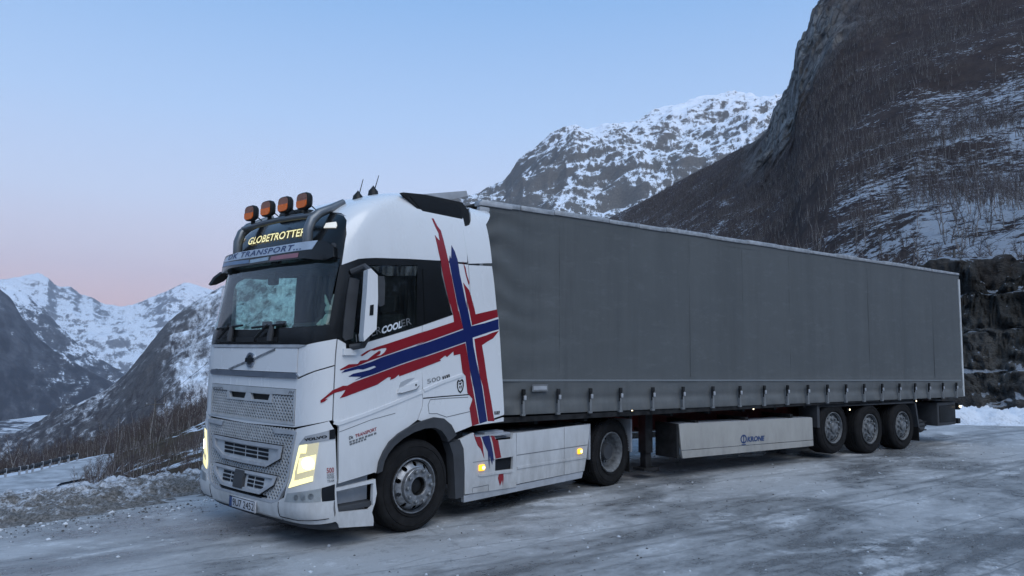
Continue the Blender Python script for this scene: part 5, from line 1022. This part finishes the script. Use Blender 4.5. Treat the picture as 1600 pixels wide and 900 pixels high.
# rock cut: a stepped wall some five metres high just behind the bank on the right, then the slope
d0 = RRh-rbz[:, None]; P2 = np.stack([X, Y, 0*X+.7], -1); sq = np.clip((d0+2.3*fbm(P2/3.0, 4)*np.clip(d0/1.5, 0, 1)-.1)/6.2, 0, 1)*4; fr_ = sq-np.floor(sq)
cut = right*1.4*(np.floor(sq)+np.clip(fr_*2.2+.25*perlin(P2*1.7)*np.clip(fr_*(1-fr_)*4, 0, 1), 0, 1)*.8+.2*fr_)
core = zbz[:, None]+(zr-zbz)[:, None]*np.where(TT <= 1, np.clip(TT, 1e-6, 1)**(1.8-.25*TT), 1-(TT-1)*.6)
cl_mask = np.clip((pa(1400)-AZ)/(.06), 0, 1)*np.clip((TT-.80)/.06, 0, 1)*np.clip((AZ-pa(1206))/.01, 0, 1)
Pn = np.stack([X, Y, core], -1); far_k = np.clip(d0/60, 0, 1)
bench = np.sin(core/9.+2.2*perlin(Pn/60))*1.3
Z = core+cut+far_k*(7*fbm(Pn/90, 4)+bench)*np.clip(np.abs(1-TT)*8+.12, 0, 1)+np.clip(d0/2, 0, 1)*(.5*fbm(Pn/6, 4)*np.clip(d0/6, 0, 1)+.35*np.abs(fbm(Pn/1.8, 3)))*(1-.4*far_k)
Z += cl_mask*(14*ridged(Pn/np.array([30, 30, 90]), 4)+5*fbm(Pn/9, 4))
wall = right*np.exp(-((d0-2.6)/3.2)**2)*np.clip(d0/.3, 0, 1)
Pw = np.stack([X, Y, Z], -1); push = wall*(.55*ridged(Pw*np.array([.35, .35, .8])+3, 3)+.55*np.abs(perlin(Pw*np.array([1.1, 1.1, 2.6])))+.35*np.abs(perlin(Pw*np.array([2.3, 2.3, 4.5])+8))+.18*perlin(Pw*6)); rib = np.clip((TT-.55)/.15, 0, 1)*np.clip((pa(1430)-AZ)/.12, 0, 1)*np.clip((AZ-pa(1150))/.04, 0, 1)*np.clip((1.0-TT)*12, 0, 1); push = push+rib*(16*ridged(Pw/np.array([34, 34, 150]), 3)+9*np.abs(perlin(Pw/np.array([14, 14, 30])))+4*np.abs(perlin(Pw/6.)))
X2, Y2 = X-np.sin(AZ)*push, Y-np.cos(AZ)*push
Z[:, 0] = -5.
cl_far = np.clip((TT-.70)/.08, 0, 1)*np.clip((pa(1420)-AZ)/.12, 0, 1)*np.clip((AZ-pa(1150))/.05, 0, 1)
cliff = np.clip(cl_far*(1+.8*fbm(Pn/40, 3))+right*np.exp(-((d0-2.6)/3.)**2)*1.3, 0, 1)
el = np.degrees(np.arctan2(Z-CAM[2], RRh))
bias_h = -.013+.038*np.clip((AZ-pa(1420))/.12, -.6, 1)*np.clip(1.4-np.abs(el-13)/6, 0, 1)+.03*np.exp(-((el-10)/3)**2)-.035*np.clip((el-17)/5, 0, 1)-.10*cl_far+.02*right*(el < 8)
hill = grid_mesh('wooded_hill', X2, Y2, Z, M['hill'], {'flow': np.stack([AZ*260+0*RRh, Z*1.0+RRh*.25, 0*Z], -1)*np.array([1, 1, 1]), 'bias': bias_h, 'cliff': cliff, 'wall': right*np.clip((14-d0)/6, 0, 1)}); HILL = (az, t, X2, Y2, Z, RRh, cliff)
# ------------------------------------------------------------------ bare birches
M['bark'] = simple('birch_bark', (.24, .23, .225), .85, var=.5, scale=3); M['barkdark'] = simple('alder_bark', (.10, .088, .085), .9, var=.4, scale=3)
M['twig'] = simple('bare_twigs', (.082, .064, .067), .9, var=.35, scale=2); M['twigb'] = simple('bare_twigs_brown', (.092, .070, .060), .9, var=.35, scale=2)
def tree_proto(seed, h, stems, spread, bark, twig, nb=11, dens=1.0):
    rg = random.Random(seed); tr, cr = MB(), MB()
    def limb(mb, p, d, ln, r, n, sides, bend):
        pts = [Vector(p)]; dd = Vector(d).normalized()
        for i in range(n):
            dd = (dd+Vector((rg.gauss(0, bend), rg.gauss(0, bend), rg.gauss(.04, bend*.6)))).normalized(); pts.append(pts[-1]+dd*ln/n)
        mb.tube(pts, [max(.004, r*(1-.85*i/n)) for i in range(n+1)], sides, False); return pts
    for s_ in range(stems):
        a = rg.uniform(0, 6.28); lean = rg.uniform(.03, .10)+(.16 if stems > 1 else 0); hh = h*rg.uniform(.75, 1.)
        pts = limb(tr, (math.cos(a)*.1*(stems > 1), math.sin(a)*.1*(stems > 1), -.35), (math.cos(a)*lean, math.sin(a)*lean, 1), hh, .012*h+.02, 7, 5, .06)
        for k in range(int(nb*dens)):
            t = rg.uniform(.25, .97); i = min(6, int(t*7)); p = pts[i].lerp(pts[i+1], t*7-i); b = rg.uniform(0, 6.28); ln = hh*spread*(1.15-t)*rg.uniform(.7, 1.2)+.25
            q = limb(cr, p, (math.cos(b), math.sin(b), rg.uniform(.5, 1.3)), ln, .010*h*(1.1-t)+.008, 4, 3, .12)
            for j in range(int(6*dens)):
                u = rg.uniform(.15, 1); i2 = min(3, int(u*4)); p2 = q[i2].lerp(q[i2+1], u*4-i2); d2 = Vector((rg.gauss(0, 1), rg.gauss(0, 1), rg.uniform(.1, 1.3))).normalized(); l2 = ln*rg.uniform(.25, .55)
                e = p2+d2*l2; sd_ = d2.cross(Vector((rg.gauss(0, 1), rg.gauss(0, 1), rg.gauss(0, 1)))).normalized()*.012
                cr.add([p2-sd_, p2+sd_, e], [(0, 1, 2)])
                for _ in range(2):
                    m2 = p2.lerp(e, rg.uniform(.3, .8)); d3 = (d2+Vector((rg.gauss(0, .7), rg.gauss(0, .7), rg.gauss(.1, .5)))).normalized(); e3 = m2+d3*l2*.55; s3 = d3.cross(Vector((rg.gauss(0, 1), rg.gauss(0, 1), 1))).normalized()*.009
                    cr.add([m2-s3, m2+s3, e3], [(0, 1, 2)])
    root = empty('birch_tree'); tr.build('trunk', bark, root, 180); cr.build('crown', twig, root, None); return root
PROTO = [tree_proto(1, 6.5, 1, .30, M['bark'], M['twig'], 13), tree_proto(2, 5.2, 2, .30, M['bark'], M['twigb'], 9), tree_proto(3, 7.5, 1, .24, M['bark'], M['twig'], 15), tree_proto(4, 4.2, 3, .34, M['barkdark'], M['twigb'], 7), tree_proto(5, 5.8, 1, .34, M['barkdark'], M['twig'], 14)]
LAB = ['single-stemmed bare birch with pale trunk', 'twin-stemmed bare birch', 'thin bare birch with narrow crown', 'dark three-stemmed bare shrub tree', 'dark-barked bare tree with wide crown']
def size_word(sc, a, b): return 'small' if sc < a else ('middling' if sc < b else 'large')
def drop(root, p, sc, rz, label, group):
    o = copy_tree(root); o.location = p; o.scale = (sc, sc, sc*random.uniform(.9, 1.15)); o.rotation_euler = (random.gauss(0, .03), random.gauss(0, .03), rz); tag(o, label, 'tree', group); return o
random.seed(11)
def hill_at(i, j): az_, t_, X_, Y_, Z_, R_, c_ = HILL; return float(X_[i, j]), float(Y_[i, j]), float(Z_[i, j]), float(R_[i, j]), float(c_[i, j])
cand = []; az_, t_ = HILL[0], HILL[1]; rg = np.random.RandomState(5)
n_ = 150000; I_ = rg.randint(3, len(az_)-3, n_); Rq = np.sqrt(rg.uniform(60**2, 930**2, n_)); I_, Rq = I_[az_[I_] < pa(1720)], Rq[az_[I_] < pa(1720)]
T_ = (Rq-HILL[5][I_, 0])/(HILL[5][I_, nr-1]-HILL[5][I_, 0]); J_ = np.clip(np.searchsorted(t, T_), 0, nr-1); ok = (J_ >= 3) & (J_ <= nr-3) & (T_ > 0); I_, J_ = I_[ok], J_[ok]; T_ = T_[ok]
Xc, Yc, Zc, Rc, Cc = [HILL[k][I_, J_] for k in (2, 3, 4, 5, 6)]; Q = project(np.stack([Xc, Yc, Zc], -1)); dn = fbm(np.stack([Xc/45., Yc/45., 0*Xc+1.3], -1), 3)
ok = ((Cc < .3) | (rg.rand(len(Xc)) < .04)) & (Q[:, 1] > -60) & (T_ < .995) & (rg.rand(len(Xc)) < np.clip(.55+1.5*dn, .05, 1))
lim = np.interp(Q[:, 0], [740, 1500, 1502], [312, 424, 9999]); ok &= Q[:, 1]-5*FPX/Rc < lim
cand = sorted(zip(Rc[ok], Xc[ok], Yc[ok], Zc[ok])); shown = [tuple(map(float, c)) for c in cand]
near = shown[:120]; rest = shown[120:]; random.shuffle(rest)
for k, (r, x, y, z) in enumerate(near):
    kind = random.choice([0, 1, 2, 3, 3, 4]); sc = random.uniform(.55, .95); ab = pa(1500) < math.atan2(x-CAM[0], y-CAM[1]); drop(PROTO[kind], (x, y, z), sc, random.uniform(0, 6.28), size_word(sc, .68, .82)+' '+LAB[kind]+(' above the rock wall' if ab else ' on the hillside over the trailer roof'), 'bare trees on the steep hillside')
# the slope below the lot
left = []
for _ in range(4000):
    px_ = rg.uniform(-20, 345); r = math.sqrt(rg.uniform(46**2, 122**2)); a_ = az_el(px_, 550)[0]; z = float(slope_z(a_, r)); P = at_az(a_, r, z); d = np.min(np.hypot(RC[:, 0]-P[0], RC[:, 1]-P[1]))
    if d < 4.0 or (px_ < 120 and r < 58): continue
    if px_ > 200 and r < 45 and rg.rand() < .6: continue
    if any((P[0]-q[0])**2+(P[1]-q[1])**2 < 1.6 for q in left): continue
    left.append(P)
    if len(left) >= 175: break
for P in left:
    kind = random.choice([0, 1, 2, 3, 4]); sc = random.uniform(.38, .68); q_ = project(P)[0]; drop(PROTO[kind], tuple(P), sc*.85, random.uniform(0, 6.28), size_word(sc, .48, .58)+' '+LAB[kind]+(' just beyond the snowy road' if q_ < 125 else (' near the wooden pole' if abs(q_-247) < 45 else ' on the slope past the bank')), 'bare trees on the slope below')
# the rest of the wood, and the thicket on the slope below: masses of bare trees
def mass(name, pts, label):
    me = bpy.data.meshes.new(name); me.from_pydata(pts, [], []); o = bpy.data.objects.new(name, me); COL.objects.link(o); tag(o, label, 'wood', None, 'stuff'); return o
wood = mass('birch_wood', [c[1:] for c in rest][:24000], 'dense bare birch wood covering the upper hillside')
th_ = []; bush = []
for _ in range(2600):
    px_ = rg.uniform(-30, 350); r = math.sqrt(rg.uniform(48**2, 135**2)); a_ = az_el(px_, 550)[0]; P = at_az(a_, r, 0.); d = np.min(np.hypot(RC[:, 0]-P[0], RC[:, 1]-P[1]))
    if d > 4.2 and not (px_ < 120 and r < 60): th_.append((a_, r))
for _ in range(1500):
    px_ = rg.uniform(120, 360); r = math.sqrt(rg.uniform(17**2, 55**2)); a_ = az_el(px_, 550)[0]; P = at_az(a_, r, 0.); d = np.min(np.hypot(RC[:, 0]-P[0], RC[:, 1]-P[1]))
    if d > 4 and fbm(np.array([[P[0]/6, P[1]/6, 4.]]), 2)[0] > -.12: bush.append((a_, r))
zb2 = slope_z(np.array([q[0] for q in bush]), np.array([q[1] for q in bush])); low = mass('low_scrub', [tuple(at_az(a_, r, float(z))) for (a_, r), z in zip(bush, zb2)], 'low brown leafless scrub just beyond the snow bank')
za = slope_z(np.array([q[0] for q in th_]), np.array([q[1] for q in th_])); thicket = mass('scrub_thicket', [tuple(at_az(a_, r, float(z))) for (a_, r), z in zip(th_, za)], 'brown leafless thicket on the slope beyond the snow bank')
merged = []
for p in PROTO:
    v, f, mi = [], [], []; n0 = 0
    for k, ch in enumerate(p.children):
        v += [tuple(x.co) for x in ch.data.vertices]; f += [tuple(i+n0 for i in q.vertices) for q in ch.data.polygons]; mi += [k]*len(ch.data.polygons); n0 = len(v)
    m2 = bpy.data.meshes.new('birch_mesh'); m2.from_pydata(v, [], f)
    for ch in p.children: m2.materials.append(ch.data.materials[0])
    m2.polygons.foreach_set('material_index', mi); merged.append(m2)
hidden = [bpy.data.objects.new('birch_mesh', m2) for m2 in merged]
def scatter(o, lo, hi):
    ng = bpy.data.node_groups.new('wood', 'GeometryNodeTree'); ng.interface.new_socket('Geometry', in_out='INPUT', socket_type='NodeSocketGeometry'); ng.interface.new_socket('Geometry', in_out='OUTPUT', socket_type='NodeSocketGeometry')
    gi, go = ng.nodes.new('NodeGroupInput'), ng.nodes.new('NodeGroupOutput'); iop = ng.nodes.new('GeometryNodeInstanceOnPoints'); g2i = ng.nodes.new('GeometryNodeGeometryToInstance')
    for h_ in hidden: oi = ng.nodes.new('GeometryNodeObjectInfo'); oi.inputs['Object'].default_value = h_; ng.links.new(oi.outputs['Geometry'], g2i.inputs[0])
    rv = ng.nodes.new('FunctionNodeRandomValue'); rv.data_type = 'FLOAT_VECTOR'; rv.inputs['Max'].default_value = (.08, .08, 6.28); rs = ng.nodes.new('FunctionNodeRandomValue'); rs.data_type = 'FLOAT'; rs.inputs[2].default_value = lo; rs.inputs[3].default_value = hi
    ri = ng.nodes.new('FunctionNodeRandomValue'); ri.data_type = 'INT'; ri.inputs[4].default_value = 0; ri.inputs[5].default_value = len(merged)-1
    ng.links.new(gi.outputs[0], iop.inputs['Points']); ng.links.new(g2i.outputs[0], iop.inputs['Instance']); iop.inputs['Pick Instance'].default_value = True; ng.links.new(ri.outputs[2], iop.inputs['Instance Index']); ng.links.new(rv.outputs[0], iop.inputs['Rotation']); ng.links.new(rs.outputs[1], iop.inputs['Scale']); ng.links.new(iop.outputs[0], go.inputs[0])
    o.modifiers.new('wood', 'NODES').node_group = ng
scatter(wood, .35, 1.0); scatter(thicket, .16, .38); scatter(low, .06, .14)
for p in PROTO:
    for ch in list(p.children): bpy.data.objects.remove(ch)
    bpy.data.objects.remove(p)
# ------------------------------------------------------------------ utility poles and their wires
M['pole'] = simple('weathered_pole', (.10, .095, .09), .9)
def utility_pole(px_, py0, py1, r, zb_, label):
    a_ = az_el(px_, 550)[0]; b = at_az(a_, r, zb_); h = (py0-py1)*r/FPX; e = empty('utility_pole', tuple(b)); tag(e, label, 'pole')
    MB().tube([(0, 0, -.4), (0, 0, h)], [.12, .085], 8).build('post', M['pole'], e); dx, dy = math.cos(a_), -math.sin(a_); c_ = MB().tube([(-dx*.8, -dy*.8, h-.35), (dx*.8, dy*.8, h-.35)], .05, 6).build('cross_arm', M['pole'], e)
    for s_ in (-.7, 0, .7): MB().lathe([(0, .16), (.03, .15), (.05, .08), (.03, 0)], 8, (dx*s_, dy*s_, h-.32), 2).build('insulator', M['lgrey'], e)
    return b, h
def wire(p, q, sag, label):
    p, q = np.array(p), np.array(q); e = MB().tube([tuple((p+(q-p)*t_-np.array([0, 0, sag*4*t_*(1-t_)]))-p) for t_ in np.linspace(0, 1, 24)], .014, 4).build('overhead_wire', M['ink'], None, 180); e.location = tuple(p); tag(e, label, 'wire'); return e
a1 = az_el(247, 550)[0]; z1 = float(slope_z(a1, 74.)); b1_, h1 = utility_pole(247, 696, 647, 74., z1, 'weathered wooden utility pole on the slope below the snow bank')
p1_ = b1_+np.array([0, 0, h1-.2]); a3 = az_el(420, 550)[0]; p3 = at_az(a3, 66., float(slope_z(a3, 66.))+7.5); wire(p1_, p3, .5, 'thin overhead wire running up to the right from the wooden pole'); wire(p1_, at_az(az_el(140, 550)[0], 150., -9.), .9, 'thin overhead wire running down the valley from the wooden pole')
i = int(np.argmin(np.abs(HILL[0]-pa(1497)))); j = int(np.argmin(np.abs(HILL[5][i]-62.))); hx, hy, hz, hr_, _ = hill_at(i, j); i2 = int(np.argmin(np.abs(HILL[0]-pa(1720)))); j2 = int(np.argmin(np.abs(HILL[5][i2]-58.))); gx, gy, gz, _, _ = hill_at(i2, j2)
EP = empty('utility_pole', (hx, hy, hz)); tag(EP, 'slim wooden utility pole on the hillside just past the rear of the trailer', 'pole'); top = float(CAM[2]+hr_*math.tan(az_el(1497, 402)[1])); MB().tube([(0, 0, -.4), (0, 0, max(3., top-hz))], [.12, .09], 8).build('post', M['pole'], EP); MB().tube([(-.5, .5, max(3., top-hz)-.3), (.5, -.5, max(3., top-hz)-.3)], .05, 6).build('cross_arm', M['pole'], EP)
for dz, nm in ((-.25, 'upper'), (-.75, 'lower')): wire((hx, hy, hz+max(3., top-hz)+dz), (gx, gy, gz+8+dz), .8, nm+' of two overhead wires crossing the hillside beyond the trailer')
# ------------------------------------------------------------------ grit and broken snow lying about
def crumbs(name, n, mat, place, lo, hi, label, seed):
    rr_ = random.Random(seed); v, f = [], []
    for _ in range(n):
        x, y = place(rr_); s_ = lo*(hi/lo)**(rr_.random()**2.2); b = len(v); a0 = rr_.uniform(0, 6.28)
        v += [(x, y, s_*rr_.uniform(.5, .9))]+[(x+s_*math.cos(a0+k*1.2566)*rr_.uniform(.5, 1.), y+s_*math.sin(a0+k*1.2566)*rr_.uniform(.5, 1.), s_*rr_.uniform(.1, .35)) for k in range(5)]+[(x+s_*math.cos(a0+k*1.2566)*.7, y+s_*math.sin(a0+k*1.2566)*.7, -.004) for k in range(5)]
        f += [(b, b+1+k, b+1+(k+1) % 5) for k in range(5)]+[(b+1+k, b+6+k, b+6+(k+1) % 5, b+1+(k+1) % 5) for k in range(5)]
    o = mk(name, v, f, mat, None); tag(o, label, 'debris', None, 'stuff')
edge_band = lambda r: (r.uniform(-3.5, 3.0), 2.15-abs(r.gauss(0, .35)))
lot_spots = lambda r: (r.uniform(-4.5, 16), r.uniform(-7, 1.9))
crumbs('gravel', 900, simple('gravel_stone', (.085, .083, .08), .9, var=.6, scale=40), edge_band, .005, .022, 'loose gravel along the edge of the lot', 1)
crumbs('snow_clods', 220, simple('snow_clod', (.58, .62, .67), .9, var=.15), edge_band, .008, .038, 'broken lumps of snow along the edge of the lot', 2)
crumbs('grit', 1500, simple('road_grit', (.07, .07, .07), .9, var=.5, scale=40), lot_spots, .005, .018, 'grit strewn over the icy lot', 3)
crumbs('ice_crumbs', 900, simple('ice_crumb', (.50, .54, .58), .6, var=.2), lot_spots, .006, .03, 'crumbs of ice and snow strewn over the lot', 4)
# ------------------------------------------------------------------ air
mt, t, out = nmat('haze_air'); pv = N(t, 'ShaderNodeVolumePrincipled'); pv.inputs['Color'].default_value = (.72, .84, 1, 1); pv.inputs['Density'].default_value = 4.2e-5; pv.inputs['Anisotropy'].default_value = .1; t.links.new(pv.outputs[0], out.inputs['Volume'])
hz_ = MB().box(-6000, 16000, -6000, 16000, -420, 1700).build('haze', mt, None, None); tag(hz_, None, None, None, 'stuff')
